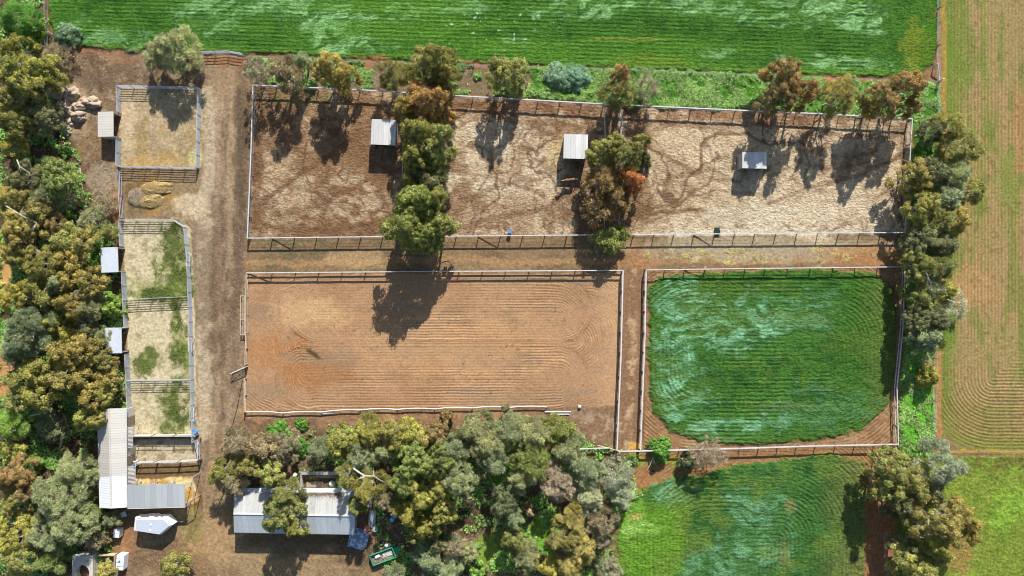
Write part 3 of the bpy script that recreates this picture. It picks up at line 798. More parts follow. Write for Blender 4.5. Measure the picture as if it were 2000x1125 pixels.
tr_rnd = random.Random(5)
def tree(px, py, rpx, h, style, col, label, cat='tree', group=None):
    R = 1.08 * rpx * S * (CAMH - .75 * h) / CAMH
    cand = sorted(PROTO[style], key=lambda q: abs(math.log(q[0] / R)))
    best = [q for q in cand if abs(q[0] - cand[0][0]) < .01]
    i = _use.get((style, best[0][0]), 0); _use[(style, best[0][0])] = i + 1
    R0, H0, crown, trunk = best[i % len(best)]
    x, y = P(px, py, .72 * h)
    nm_ = {'bush': 'bush', 'bare': 'bare_tree'}.get(style, 'tree')
    root = thing(nm_, label, cat, (x, y, max(0, ground_z(x, y) - .1)), tr_rnd.random() * 6.28, group)
    s = R / R0
    if group in (G_w, G_s): h *= .88; s *= .95
    root.scale = (s * (.93 + .14 * tr_rnd.random()), s * (.93 + .14 * tr_rnd.random()), h / H0)
    part('trunk', trunk, root)
    cr = part('crown' if style != 'bush' else 'foliage', crown, root)
    c = CLR[col]; j = tr_rnd.uniform(.85, 1.18); w = tr_rnd.uniform(.93, 1.07)
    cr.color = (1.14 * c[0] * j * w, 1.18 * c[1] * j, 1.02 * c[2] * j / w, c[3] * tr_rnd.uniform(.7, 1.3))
    return root

G_n = 'trees along the north fence of the horse yards'
G_m = 'trees in the two rows between the horse yards'
G_e = 'trees of the belt along the east side'
G_s = 'trees of the wood south of the riding arena'
G_w = 'trees of the wood west of the panel yards'
G_c = 'trees in the clump by the lower right grass field'
TREES = [
 # north row
 (337, 92, 46, 7, 'feather', 'grey', 'broad grey green tree at the top edge of the small square panel yard', G_n), (300, 105, 26, 5, 'feather', 'grey', 'small grey green tree left of the broad one above the square panel yard', G_n),
 (497, 135, 27, 7, 'bare', 'brown', 'twiggy grey brown tree at the upper left corner of the horse yards', G_n), (556, 142, 32, 8, 'sparse', 'brown', 'thin brownish tree second from the left along the north yard fence', G_n),
 (590, 118, 22, 5, 'sparse', 'grey', 'small pale thin tree behind the second gap of the north yard fence', G_n),
 (640, 128, 34, 9, 'tall', 'ochre', 'ochre crowned tree left of the bare soil gap on the north verge', G_n), (668, 150, 26, 8, 'gum', 'ochre', 'smaller ochre tree overhanging the north yard fence beside the bare soil gap', G_n),
 (765, 140, 32, 7, 'sparse', 'ochre', 'see-through pale ochre tree just left of the tall olive tree at the row head', G_n),
 (838, 120, 50, 11, 'tall', 'olive', 'tall dense olive tree at the north end of the tree row beside the first shelter', G_m), (868, 150, 30, 9, 'gum', 'olive', 'olive tree on the right shoulder of the row head by the north crop', G_m),
 (990, 138, 40, 9, 'tall', 'olive', 'lone round olive tree above the middle horse yard', G_n),
 (1214, 145, 24, 9, 'tall', 'rust', 'slim rusty topped tree above the second tree row', G_n), (1208, 182, 30, 8, 'sparse', 'olive', 'thin olive tree in front of the slim rusty one', G_n),
 (1262, 170, 28, 5, 'bare', 'brown', 'bare brown thicket tree in the weeds right of the slim rusty tree', G_n),
 (1540, 140, 34, 10, 'tall', 'rust', 'tall rust brown tree standing clear above the east yard fence', G_n), (1520, 190, 34, 9, 'gum', 'rust', 'dark rust tree at the foot of the tall rust brown one', G_n), (1575, 180, 28, 9, 'gum', 'rust', 'rust tree on the right flank of the tall rust brown one', G_n),
 (1640, 185, 38, 8, 'sparse', 'ochre', 'see-through ochre tree between the two rust groups above the east yard', G_n),
 (1772, 165, 36, 9, 'gum', 'rust', 'rust crowned tree near the upper right corner of the east yard', G_n), (1728, 192, 34, 9, 'gum', 'rust', 'rust crowned tree over the last span of the north yard fence', G_n), (1705, 205, 20, 7, 'gum', 'ochre', 'small ochre tree at the left of the corner rust pair', G_n), (1780, 208, 18, 7, 'gum', 'rust', 'small rust tree below the corner rust pair', G_n),
 # rows between yards
 (832, 190, 46, 10, 'gum', 'rust', 'rust tinted tree second in the row beside the first shelter', G_m), (790, 208, 24, 8, 'gum', 'ochre', 'small ochre tree just above right of the first shelter', G_m), (862, 215, 24, 8, 'gum', 'rust', 'small rust tree on the right edge of the first row', G_m),
 (818, 262, 42, 10, 'gum', 'olive', 'dense olive tree touching the right side of the first shelter', G_m), (850, 275, 40, 10, 'gum', 'olive', 'dense olive tree on the right in the middle of the first row', G_m), (812, 312, 34, 9, 'gum', 'olive', 'olive tree above the white sack in the first row', G_m), (850, 318, 28, 8, 'gum', 'green', 'darker green tree at the waist of the first row', G_m),
 (820, 392, 44, 10, 'gum', 'green', 'big olive green tree near the south end of the first row', G_m), (790, 440, 46, 11, 'gum', 'green', 'widest green tree over the yard south fence ending the first row', G_m), (835, 460, 38, 10, 'gum', 'green', 'green tree at the southern tip of the first row', G_m), (862, 440, 28, 9, 'gum', 'olive', 'olive lobe of a tree on the right at the end of the first row', G_m),
 (1188, 292, 36, 8, 'gum', 'olive', 'dense olive tree right of the middle shelter', G_m), (1222, 300, 38, 9, 'gum', 'olive', 'dense olive tree in the second row nearest the east yard', G_m), (1258, 272, 16, 5, 'gum', 'olive', 'small olive tree standing inside the east yard near its left side', G_m), (1262, 308, 15, 4, 'bush', 'dark', 'dark low bush inside the east yard by the second row', G_m),
 (1186, 352, 36, 8, 'sparse', 'rust', 'thin rusty tree in the second row beside the horse', G_m), (1232, 352, 28, 7, 'gum', 'red', 'red orange tree in the second row', G_m), (1205, 385, 30, 7, 'sparse', 'rust', 'thin brownish tree below the red orange one', G_m), (1170, 410, 34, 6, 'bare', 'rust', 'nearly leafless brown tree at the lower end of the second row', G_m),
 (1190, 468, 30, 4, 'gum', 'green', 'low green tree over the yard south fence at the end of the second row', G_m), (1215, 455, 16, 3.5, 'gum', 'green', 'little green tree beside the orange tub', G_m),
 (838, 352, 32, 8, 'gum', 'dark', 'dark tree bridging the gap in the middle of the first row', G_m), (848, 388, 26, 9, 'gum', 'olive', 'small olive tree on the right just below the gap of the first row', G_m), (800, 350, 22, 7, 'sparse', 'olive', 'thin olive tree beside the white sack in the first row', G_m),
 # east belt
 (1862, 245, 30, 6.0, 'sparse', 'olive', 'thin olive tree at the head of the east belt', G_e), (1880, 285, 40, 6.0, 'sparse', 'olive', 'wide thin olive tree reaching over the stubble field at the head of the belt', G_e), (1822, 255, 26, 4.5, 'sparse', 'dark', 'dark thin tree in the verge right of the yard corner', G_e),
 (1790, 345, 40, 6.0, 'gum', 'ochre', 'ochre olive tree leaning over the right fence of the east yard', G_e), (1830, 340, 30, 6.0, 'gum', 'dark', 'dark green tree behind the ochre olive one of the belt', G_e), (1872, 340, 36, 6.0, 'feather', 'grey', 'grey green tree at the widest point of the belt', G_e), (1905, 375, 24, 5.2, 'gum', 'olive', 'olive tree farthest out over the stubble field', G_e), (1850, 385, 34, 5.2, 'sparse', 'grey', 'thin grey tree with bare limbs in the middle of the upper belt', G_e),
 (1805, 405, 38, 6.8, 'gum', 'olive', 'olive tree beside the lower right end of the east yard', G_e), (1838, 430, 30, 6.0, 'sparse', 'olive', 'thin olive tree with pale limbs level with the yard south fence', G_e), (1874, 428, 26, 6.0, 'gum', 'ochre', 'ochre tree on the field side level with the yard south fence', G_e),
 (1800, 468, 34, 6.0, 'gum', 'dark', 'dark tree at the right end of the middle lane', G_e), (1842, 480, 34, 5.2, 'gum', 'dark', 'dark tree on the field side at the middle lane', G_e),
 (1800, 520, 34, 6.8, 'gum', 'olive', 'olive tree at the upper right corner of the crop paddock', G_e), (1842, 520, 30, 6.0, 'sparse', 'olive', 'thin olive tree behind the crop paddock corner', G_e), (1825, 560, 30, 5.2, 'bare', 'grey', 'half bare grey tree beside the upper crop paddock', G_e), (1798, 580, 26, 6.0, 'gum', 'olive', 'small olive tree hugging the crop paddock fence', G_e),
 (1865, 600, 34, 4.5, 'bare', 'silver', 'bare silver grey tree sticking out over the stubble field', G_e), (1850, 570, 20, 4.5, 'gum', 'yellow', 'small yellowish tree above the bare silver one', G_e),
 (1800, 628, 34, 6.8, 'gum', 'dark', 'dark grey green tree beside the middle of the crop paddock', G_e), (1825, 635, 34, 6.0, 'gum', 'dark', 'dark tree at the thick lower end of the belt', G_e), (1808, 660, 34, 6.8, 'gum', 'grey', 'round grey green tree closing the belt at its lower end', G_e),
 # south-east clump
 (1742, 915, 40, 8, 'gum', 'olive', 'olive tree nearest the fence corner in the lower right clump', G_c), (1785, 945, 38, 8, 'gum', 'olive', 'olive tree in the middle of the lower right clump', G_c), (1735, 955, 30, 8, 'gum', 'olive', 'olive tree on the crop side of the lower right clump', G_c), (1765, 985, 30, 7, 'gum', 'dark', 'dark olive tree on the lower crop side of the clump', G_c),
 (1840, 915, 48, 8, 'feather', 'silver', 'pale silver tree below the weedy strip', G_c), (1815, 965, 32, 6, 'gum', 'dark', 'shaded dark tree between the silver and the ochre trees', G_c),
 (1835, 1020, 56, 10, 'gum', 'ochre', 'largest ochre tree of the lower right clump', G_c), (1880, 1025, 44, 9, 'gum', 'ochre', 'ochre tree on the grass side of the lower right clump', G_c), (1830, 1065, 40, 9, 'gum', 'yellow', 'yellowish tree below the largest ochre tree', G_c), (1795, 1105, 48, 8, 'gum', 'olive', 'olive tree at the bottom edge beside the grass field', G_c), (1770, 1070, 24, 6, 'gum', 'dark', 'small dark tree on the left of the lower right clump', G_c),
 (1385, 888, 38, 5, 'bare', 'pink', 'leafless pinkish tree on the fence between the two crops', None),
 # south wood
 (462, 868, 34, 6, 'sparse', 'brown', 'thin brown tree at the upper left of the south wood', G_s), (432, 925, 34, 7, 'sparse', 'olive', 'open olive tree at the far left of the south wood over the lane', G_s), (480, 915, 24, 7, 'gum', 'ochre', 'round ochre tree in front of the shed corner', G_s), (450, 945, 30, 7, 'sparse', 'brown', 'thin brownish tree beside the left end of the big shed', G_s), (510, 878, 32, 6, 'gum', 'brown', 'brown green tree left of the ivy mound', G_s), (548, 880, 36, 5, 'gum', 'brown', 'brownish tree below the ivy mound', G_s),
 (524, 932, 30, 8, 'gum', 'olive', 'olive tree behind the left part of the big shed', G_s), (556, 965, 30, 9, 'sparse', 'olive', 'open olive tree leaning across the shed roof', G_s), (545, 1008, 40, 9, 'gum', 'olive', 'olive tree hanging over the front of the shed roof', G_s), (570, 1030, 28, 8, 'sparse', 'olive', 'thin olive tree at the front eave of the shed', G_s),
 (622, 880, 24, 5, 'feather', 'grey', 'round grey shrub-like tree above the pallet pen', G_s), (665, 865, 34, 6, 'gum', 'yellow', 'yellow olive tree below the arena fence above the shed', G_s), (702, 898, 28, 7, 'sparse', 'grey', 'thin greyish tree with pale limbs behind the shed', G_s), (716, 845, 34, 6, 'sparse', 'yellow', 'thin yellow green tree close under the arena fence', G_s), (762, 850, 36, 7, 'gum', 'olive', 'olive tree close under the arena fence right of the yellow one', G_s), (750, 886, 28, 6, 'sparse', 'grey', 'thin grey tree in the middle of the upper south wood', G_s),
 (800, 848, 28, 6, 'gum', 'yellow', 'small yellow olive tree under the arena fence', G_s), (826, 860, 26, 6, 'gum', 'ochre', 'ochre tree left of the rust coloured one', G_s), (852, 850, 28, 6, 'gum', 'rust', 'rust coloured tree under the arena fence', G_s), (870, 816, 14, 4, 'bush', 'rust', 'small rust bush touching the arena fence', G_s),
 (674, 935, 26, 9, 'sparse', 'olive', 'airy tree with thick pale limbs over the pallet pen', G_s), (715, 958, 36, 10, 'sparse', 'olive', 'large airy olive tree at the right end of the shed', G_s), (695, 992, 20, 8, 'sparse', 'green', 'airy green tree overhanging the shed end', G_s), (750, 980, 22, 7, 'sparse', 'brown', 'thin brown tree beside the leaning corrugated sheet', G_s),
 (805, 905, 40, 10, 'gum', 'green', 'tall green tree in the heart of the south wood', G_s), (845, 910, 38, 10, 'gum', 'green', 'green tree right of the tallest in the heart of the wood', G_s), (790, 945, 38, 9, 'gum', 'green', 'green tree below the tallest in the heart of the wood', G_s), (826, 970, 36, 9, 'gum', 'yellow', 'yellow green tree in the lower heart of the wood', G_s), (862, 1000, 34, 8, 'gum', 'yellow', 'yellow green tree on the right of the lower heart', G_s), (796, 1008, 28, 8, 'gum', 'yellow', 'yellow green tree above the green trailer', G_s), (832, 1035, 30, 7, 'gum', 'yellow', 'yellow green tree right of the green trailer', G_s), (808, 1050, 17, 5, 'gum', 'olive', 'small olive tree beside the trailer ramp', G_s), (860, 955, 28, 8, 'gum', 'olive', 'olive tree left of the grey green giant', G_s),
 (892, 945, 38, 9, 'feather', 'grey', 'grey green giant facing the shady clearing', G_s), (885, 880, 30, 7, 'feather', 'grey', 'grey green tree right of the rust coloured one', G_s), (930, 838, 34, 6, 'sparse', 'grey', 'thin grey green tree under the arena fence near its right half', G_s), (955, 870, 38, 7, 'feather', 'grey', 'feathery grey tree above the bright clearing', G_s), (988, 800, 9, 4, 'gum', 'dark', 'slim dark sapling poking above the arena fence', G_s), (1000, 840, 36, 6, 'feather', 'grey', 'feathery grey tree below the end of the white rail', G_s), (1045, 850, 40, 7, 'feather', 'grey', 'feathery grey tree below the loose poles', G_s), (1090, 845, 34, 6, 'feather', 'green', 'feathery greenish tree at the scrub corner of the arena', G_s), (1110, 880, 36, 7, 'feather', 'grey', 'feathery grey tree beside the loose rails at the arena corner', G_s), (965, 905, 30, 7, 'feather', 'grey', 'feathery grey tree left of the bright clearing', G_s),
 (1040, 905, 40, 8, 'feather', 'green', 'feathery green tree in the right part of the wood', G_s), (1020, 940, 28, 7, 'feather', 'grey', 'feathery grey tree low in the right part of the wood', G_s), (1085, 945, 44, 7, 'sparse', 'pink', 'brownish grey dying tree in the right part of the wood', G_s), (1145, 925, 38, 7, 'sparse', 'grey', 'grey green tree just left of the lane corner rails', G_s), (1150, 975, 34, 6, 'sparse', 'silver', 'thin silver tree below the corner of the lane', G_s), (1205, 930, 38, 6, 'bare', 'silver', 'half bare silvery tree at the wood edge by the tyre', G_s), (1215, 965, 32, 5, 'feather', 'silver', 'silver tree leaning into the south crop', G_s), (1125, 905, 26, 6, 'bare', 'silver', 'bare silver limbed tree by the loose rails', G_s),
 (985, 985, 34, 7, 'gum', 'dark', 'dark tree at the right of the shady clearing', G_s), (1000, 1015, 24, 6, 'sparse', 'grey', 'thin grey tree below the dark one of the clearing', G_s), (1032, 1000, 14, 3, 'bush', 'pink', 'small pinkish bush by the shady clearing', G_s), (890, 1072, 26, 4, 'bare', 'pink', 'pinkish dead tree at the lower end of the wood', G_s), (915, 1085, 22, 4, 'gum', 'grey', 'small grey green tree right of the pinkish dead one', G_s), (850, 1066, 20, 5, 'gum', 'dark', 'small dark tree left of the pinkish dead one', G_s),
 (834, 1096, 28, 5, 'sparse', 'grey', 'thin grey tree right below the green trailer', G_s), (768, 1126, 22, 4, 'feather', 'grey', 'grey green tree at the bottom edge below the green trailer', G_s), (880, 1118, 26, 4, 'feather', 'grey', 'grey green tree at the bottom edge below the dead one', G_s), (930, 1120, 20, 4, 'bush', 'lime', 'lime green bush at the bottom edge of the wood', G_s),
 (1005, 1062, 28, 6, 'gum', 'olive', 'olive tree beside the sunlit grass glade', G_s), (1025, 1090, 32, 6, 'sparse', 'grey', 'thin grey tree below the olive one of the glade', G_s), (1120, 1020, 36, 7, 'sparse', 'ochre', 'thin ochre tree in the lower right of the wood', G_s), (1105, 1060, 40, 7, 'gum', 'ochre', 'ochre tree in the lower right of the wood', G_s), (1140, 1075, 30, 6, 'gum', 'ochre', 'small ochre tree nearest the yellow green crop', G_s), (1115, 1110, 36, 6, 'gum', 'ochre', 'ochre tree at the bottom edge in the right of the wood', G_s), (1178, 1025, 34, 6, 'sparse', 'brown', 'thin brown tree at the wood edge beside the crop', G_s), (1175, 1060, 22, 5, 'bare', 'pink', 'bare pale tree at the wood edge beside the crop', G_s), (1190, 1112, 28, 4, 'bare', 'silver', 'bare silvery tree at the bottom edge beside the crop', G_s), (1070, 1110, 24, 5, 'gum', 'yellow', 'yellowish tree at the bottom edge in the glade', G_s),
 (540, 848, 26, 1.8, 'bush', 'lush', 'bright green ivy mound below the arena fence', None), (580, 872, 22, 1.6, 'bush', 'lush', 'bright green shrub beside the round grey tree', None), (588, 830, 14, 1, 'bush', 'lush', 'small green weed clump between ivy mound and arena fence', None), (572, 848, 16, 1, 'bush', 'brown', 'brownish bush right of the ivy mound', None),
 (1292, 880, 26, 2.2, 'bush', 'lush', 'green shrub growing through the fence near the tyre', None), (1345, 905, 18, 3, 'bush', 'dark', 'dark bush at the foot of the leafless pinkish tree', None),
 # yard
 (338, 1112, 32, 4, 'gum', 'olive', 'round olive tree at the bottom edge in the forecourt', None), (206, 1118, 20, 4, 'gum', 'olive', 'small olive tree at the bottom edge over the timber crib', None), (214, 1018, 16, 3, 'feather', 'grey', 'small grey green sapling at the stable corner', None), (198, 1005, 14, 2, 'bush', 'lush', 'bright green shrub at the lower left stable corner', None), (182, 1058, 20, 3, 'sparse', 'brown', 'thin brown tree above the concrete tank', None), (205, 1056, 10, 2, 'bush', 'brown', 'brown bush beside the small white box', None),
 (126, 68, 26, 2.2, 'bush', 'blue', 'blue green saltbush at the upper left crop corner', None), (105, 112, 34, 3, 'bare', 'brown', 'dead brown bramble mound by the leaning white post', None), (1808, 705, 14, 2, 'bare', 'silver', 'small silver dead shrub in the weedy strip', None), (1820, 735, 24, 3, 'bush', 'yellow', 'yellow green bush at the edge of the stubble field', None), (1090, 148, 28, 1.4, 'bush', 'blue', 'blue grey saltbush in the verge above the middle yard', None), (1130, 150, 26, 1.4, 'bush', 'blue', 'right hand blue grey saltbush in the verge above the middle yard', None), (1775, 905, 14, 3, 'bush', 'olive', 'small olive bush under the weedy strip', None),
 (1240, 190, 20, 1.4, 'bush', 'lush', 'green shrub under the slim rusty tree', None),
 # west wood
 (25, 30, 40, 6, 'feather', 'lush', 'dark green tree in the upper left corner', G_w), (18, 90, 30, 8, 'gum', 'yellow', 'yellow tree at the left edge below the corner', G_w), (30, 145, 48, 10, 'gum', 'yellow', 'largest yellow tree near the upper left', G_w), (72, 130, 32, 8, 'gum', 'yellow', 'yellow tree left of the dead bramble mound', G_w), (20, 185, 34, 8, 'gum', 'olive', 'olive tree under the largest yellow one', G_w), (98, 160, 22, 6, 'sparse', 'yellow', 'thin yellowish tree above the rock pile', G_w), (60, 195, 30, 6, 'gum', 'dark', 'dark tree left of the rock pile', G_w), (80, 230, 36, 6, 'gum', 'dark', 'dark grey green tree at the lower left of the rock pile', G_w), (62, 55, 22, 3, 'bush', 'lime', 'green shrub between the corner tree and the wire', None),
 (18, 240, 36, 8, 'gum', 'olive', 'olive yellow tree at the left edge level with the rock pile', G_w), (15, 285, 26, 7, 'gum', 'yellow', 'yellowish tree at the left edge below the rock pile', G_w), (104, 342, 44, 7, 'gum', 'green', 'bright olive round tree beside the pale plank', G_w), (45, 345, 36, 6, 'gum', 'dark', 'dark olive tree left of the bright olive round one', G_w), (75, 385, 34, 6, 'feather', 'grey', 'greyish tree below the bright olive round one', G_w), (125, 385, 28, 4, 'bare', 'grey', 'half bare grey tree below the bright olive round one', G_w), (12, 385, 34, 8, 'gum', 'ochre', 'ochre tree at the left edge level with the straw heap', G_w), (65, 408, 26, 7, 'gum', 'ochre', 'ochre tree with pale fallen limbs beside it', G_w),
 (28, 440, 40, 8, 'gum', 'ochre', 'ochre tree below the fallen pale limbs', G_w), (20, 480, 40, 8, 'gum', 'ochre', 'ochre brown tree at the left edge level with the middle lane', G_w), (100, 435, 22, 5, 'sparse', 'rust', 'thin rusty tree in the green gap of the west wood', G_w), (172, 428, 32, 4, 'bare', 'grey', 'grey scrub tree beside the west fence', G_w), (158, 468, 30, 6, 'gum', 'ochre', 'ochre tree upper left of the first west shelter', G_w), (205, 395, 26, 2, 'bare', 'brown', 'brown dry scrub along the west fence', None), (120, 470, 32, 7, 'gum', 'olive', 'olive tree left of the first west shelter', G_w), (210, 452, 15, 3, 'sparse', 'olive', 'thin small tree just above the first west shelter', G_w),
 (70, 515, 38, 8, 'gum', 'olive', 'olive tree right of the bare orange patch', G_w), (30, 500, 26, 7, 'gum', 'olive', 'olive tree above the bare orange patch', G_w), (130, 507, 32, 7, 'gum', 'ochre', 'ochre tree level with the first west shelter', G_w), (70, 560, 32, 7, 'gum', 'olive', 'olive tree lower right of the bare orange patch', G_w), (20, 580, 40, 8, 'gum', 'yellow', 'yellow tree below the bare orange patch', G_w), (105, 555, 26, 7, 'gum', 'grey', 'greyish tree in the middle of the west wood', G_w), (132, 545, 26, 7, 'gum', 'ochre', 'ochre brown tree in the middle of the west wood', G_w), (168, 552, 30, 7, 'gum', 'ochre', 'ochre tree lower left of the first west shelter', G_w), (128, 595, 34, 8, 'gum', 'ochre', 'ochre tree between the first and second west shelters', G_w), (85, 585, 28, 7, 'gum', 'olive', 'olive tree above the grey giant of the west wood', G_w), (165, 605, 32, 6, 'sparse', 'grey', 'thin grey tree upper left of the second west shelter', G_w), (212, 600, 24, 3, 'bush', 'lime', 'lime green scrub above the second west shelter', None), (160, 575, 20, 6, 'sparse', 'brown', 'thin brown tree in the middle of the west wood', G_w),
 (38, 650, 60, 9, 'feather', 'grey', 'grey green giant at the left edge', G_w), (20, 690, 30, 7, 'feather', 'grey', 'grey green tree below the giant at the left edge', G_w), (102, 632, 22, 6, 'gum', 'yellow', 'yellowish tree right of the grey giant', G_w), (130, 655, 24, 6, 'gum', 'yellow', 'yellow olive tree left of the second west shelter', G_w), (196, 655, 20, 4, 'sparse', 'grey', 'thin grey tree shading the second west shelter', G_w), (165, 640, 22, 5, 'gum', 'dark', 'dark small tree near the second west shelter', G_w), (140, 690, 42, 9, 'gum', 'ochre', 'wide ochre tree lower left of the second west shelter', G_w), (166, 690, 30, 7, 'gum', 'ochre', 'ochre tree touching the second west shelter', G_w), (110, 690, 28, 8, 'gum', 'ochre', 'ochre tree right of the giant foot', G_w), (206, 712, 20, 5, 'gum', 'ochre', 'small ochre tree just under the second west shelter', G_w),
 (65, 725, 32, 7, 'gum', 'olive', 'olive tree below the grey giant', G_w), (30, 745, 30, 7, 'gum', 'olive', 'olive tree by the lower bare orange patch', G_w), (120, 740, 38, 9, 'gum', 'ochre', 'dense ochre tree above the dark hollow', G_w), (150, 745, 30, 8, 'gum', 'ochre', 'ochre tree on the right above the dark hollow', G_w), (208, 742, 24, 5, 'gum', 'ochre', 'ochre tree above the stable roof end', G_w), (195, 768, 24, 6, 'gum', 'olive', 'olive tree just above the stable roof end', G_w), (68, 780, 32, 8, 'gum', 'yellow', 'round yellow ochre tree left of the dark hollow', G_w), (30, 785, 28, 6, 'gum', 'olive', 'olive tree at the left edge above the dark green gap', G_w), (168, 778, 30, 8, 'gum', 'ochre', 'ochre tree above the slatted pallet', G_w), (158, 822, 24, 8, 'gum', 'yellow', 'yellow ochre tree over the slatted pallet', G_w), (186, 822, 15, 7, 'gum', 'ochre', 'small ochre tree leaning on the stable roof', G_w), (95, 835, 36, 4, 'gum', 'dark', 'dark shaded tree in the hollow left of the slatted pallet', G_w),
 (15, 830, 34, 6, 'feather', 'lime', 'greenish yellow tree at the left edge', G_w), (15, 880, 24, 5, 'gum', 'yellow', 'small yellow tree at the left edge level with the stable', G_w), (20, 935, 40, 8, 'gum', 'rust', 'rusty tree at the left edge level with the stable', G_w), (50, 960, 28, 7, 'sparse', 'rust', 'thin rusty tree right of the rusty one at the edge', G_w), (20, 985, 34, 7, 'gum', 'ochre', 'ochre tree at the left edge below the rusty ones', G_w), (140, 918, 40, 6, 'feather', 'grey', 'grey green tree beside the middle of the stable', G_w), (146, 965, 32, 4, 'bare', 'brown', 'bare twiggy tree beside the white end of the stable', G_w), (95, 985, 50, 9, 'feather', 'grey', 'large grey green tree lower left of the stable', G_w), (130, 1030, 48, 8, 'feather', 'grey', 'large grey green tree above the concrete tank', G_w), (80, 1050, 44, 7, 'feather', 'grey', 'grey green tree left of the concrete tank', G_w), (158, 1012, 28, 5, 'feather', 'green', 'greenish tree at the lower stable corner', G_w), (20, 1050, 42, 8, 'gum', 'yellow', 'yellow olive tree in the lower left', G_w), (30, 1100, 42, 8, 'gum', 'olive', 'olive tree in the lower left corner', G_w), (90, 1100, 30, 6, 'feather', 'green', 'greenish tree at the bottom edge left of the concrete tank', G_w), (60, 905, 22, 2, 'bush', 'lime', 'bright lime shrub in the gap left of the stable', None),
]
for t_ in TREES:
    st = t_[4]
    tree(*t_[:7], cat='bush' if st == 'bush' else 'tree', group=t_[7])
# ------------------------------------------------------------------ fences
M_post = plain('weathered_timber', (.20, .16, .12), .9, .3, 4.0)
M_rail = plain('silvery_rail', (.50, .48, .46), .7, .2, 3.0)
M_white = plain('white_paint', (.62, .62, .60), .5, .12, 3.0)
M_galv = plain('galvanised_steel', (.44, .46, .50), .45, .12, 3.0, metal=.25)
M_tan = plain('bleached_timber', (.44, .35, .24), .9, .25, 3.0)
M_wire = plain('fence_wire', (.45, .45, .45), .5, .1)

def polywalk(pts, sp):
    """points every ~sp metres along a polyline, corners kept"""
    out = []
    for (a, b) in zip(pts[:-1], pts[1:]):
        L = math.hypot(b[0] - a[0], b[1] - a[1]); n = max(1, round(L / sp))
        for i in range(n): out.append((a[0] + (b[0] - a[0]) * i / n, a[1] + (b[1] - a[1]) * i / n))
    out.append(pts[-1])
    return out

def fence(label, px, h, sp, rails, mat_r, mat_p=None, pw=.13, wires=(), braces=(), group='post and rail fences', name='fence', at=None, rail_h=None, sagp=0):
    mat_p = mat_p or M_post
    base = [P(x, y, h if at is None else at) for x, y in px]
    o = base[0]
    root = thing(name, label, 'fence', (o[0], o[1], 0), 0, group)
    loc = [(x - o[0], y - o[1]) for x, y in base]
    st = polywalk(loc, sp)
    pm_ = MB().box((0, 0, h / 2 - .1), (pw, pw, h + .2)).mesh('post', mat_p)
    r = random.Random(len(label))
    for x, y in st:
        p = part('post', pm_, root, (x, y, 0), r.uniform(-.2, .2))
        p.rotation_euler.x = r.uniform(-.06, .06); p.rotation_euler.y = r.uniform(-.06, .06)
    for z, w in rails:
        mb = MB()
        for (a, b) in zip(st[:-1], st[1:]):
            e = r.uniform(-.02, .02)
            if sagp:
                mid = ((a[0] + b[0]) / 2, (a[1] + b[1]) / 2)
                mb.tube([(a[0], a[1], z), ((a[0] * 3 + b[0]) / 4, (a[1] * 3 + b[1]) / 4 + sagp * .8, z), (mid[0], mid[1] + sagp, z), ((a[0] + 3 * b[0]) / 4, (a[1] + b[1] * 3) / 4 + sagp * .8, z), (b[0], b[1], z)], w / 2, 6)
            else: mb.bar((a[0], a[1], z + e), (b[0], b[1], z - e), w, w)
        mb.build('rail', mat_r, root)
    for z in wires:
        mb = MB()
        mb.tube([(x, y, z) for x, y in st], .012, 3)
        mb.build('wire', M_wire, root)
    for i, j in braces:          # diagonal stay from the top of post i to the foot of post j
        MB().bar((st[i][0], st[i][1], .15), (st[j][0], st[j][1], h - .1), .09).build('brace', mat_p, root)
    return root

FH = 1.4
fence('long pale railed fence along the north side of the three horse yards', [(494, 166), (700, 175), (880, 186), (1180, 203), (1440, 215), (1600, 222), (1782, 232)], FH, 3.25, [(1.36, .17)], M_rail, wires=(.35, .7, 1.0))
fence('silvery railed fence on the lane side of the westernmost horse yard', [(494, 166), (490, 300), (483, 465)], FH, 3.2, [(1.36, .15)], M_rail, wires=(.35, .7, 1.0))
fence('braced fence along the south side of the horse yards beside the middle lane', [(483, 465), (745, 462), (890, 461), (1240, 458), (1480, 456), (1770, 454)], FH, 3.4, [(1.36, .14)], M_rail, wires=(.3, .7, 1.0), braces=((1, 2), (10, 11), (20, 21)))
fence('weathered fence closing the right end of the long eastern yard', [(1782, 233), (1776, 330), (1768, 454)], FH, 3.3, [(1.36, .14)], M_rail, wires=(.35, .7, 1.0))
fence('fence on the west side of the second tree row', [(1180, 203), (1183, 300), (1180, 458)], 1.3, 3.3, [(1.25, .12)], M_rail)
fence('fence on the east side of the second tree row', [(1212, 205), (1214, 300), (1208, 457)], 1.3, 3.3, [(1.25, .12)], M_rail)
fence('fence on the west side of the first tree row', [(786, 180), (786, 320), (784, 461)], 1.3, 3.3, [(1.25, .10)], M_rail)
fence('fence on the east side of the first tree row', [(862, 185), (848, 310), (840, 461)], 1.3, 3.3, [(1.25, .10)], M_rail)
fence('two rail timber fence along the top of the riding arena', [(481, 533), (850, 530), (1217, 528)], 1.15, 3.65, [(1.1, .15), (.55, .13)], M_rail, braces=((0, 1),))
fence('white topped fence down the right side of the riding arena', [(1217, 528), (1213, 690), (1205, 880)], 1.25, 3.4, [(1.2, .20), (.6, .12)], M_rail)
fence('grey timber fence down the left side of the crop paddock', [(1262, 527), (1260, 650), (1251, 880)], 1.3, 3.3, [(1.25, .18), (.6, .10)], M_rail)
fence('fence along the top of the crop paddock beside the middle lane', [(1262, 527), (1500, 524), (1768, 521)], FH, 3.4, [(1.36, .14)], M_rail, wires=(.35, .7, 1.0), braces=((2, 3),))
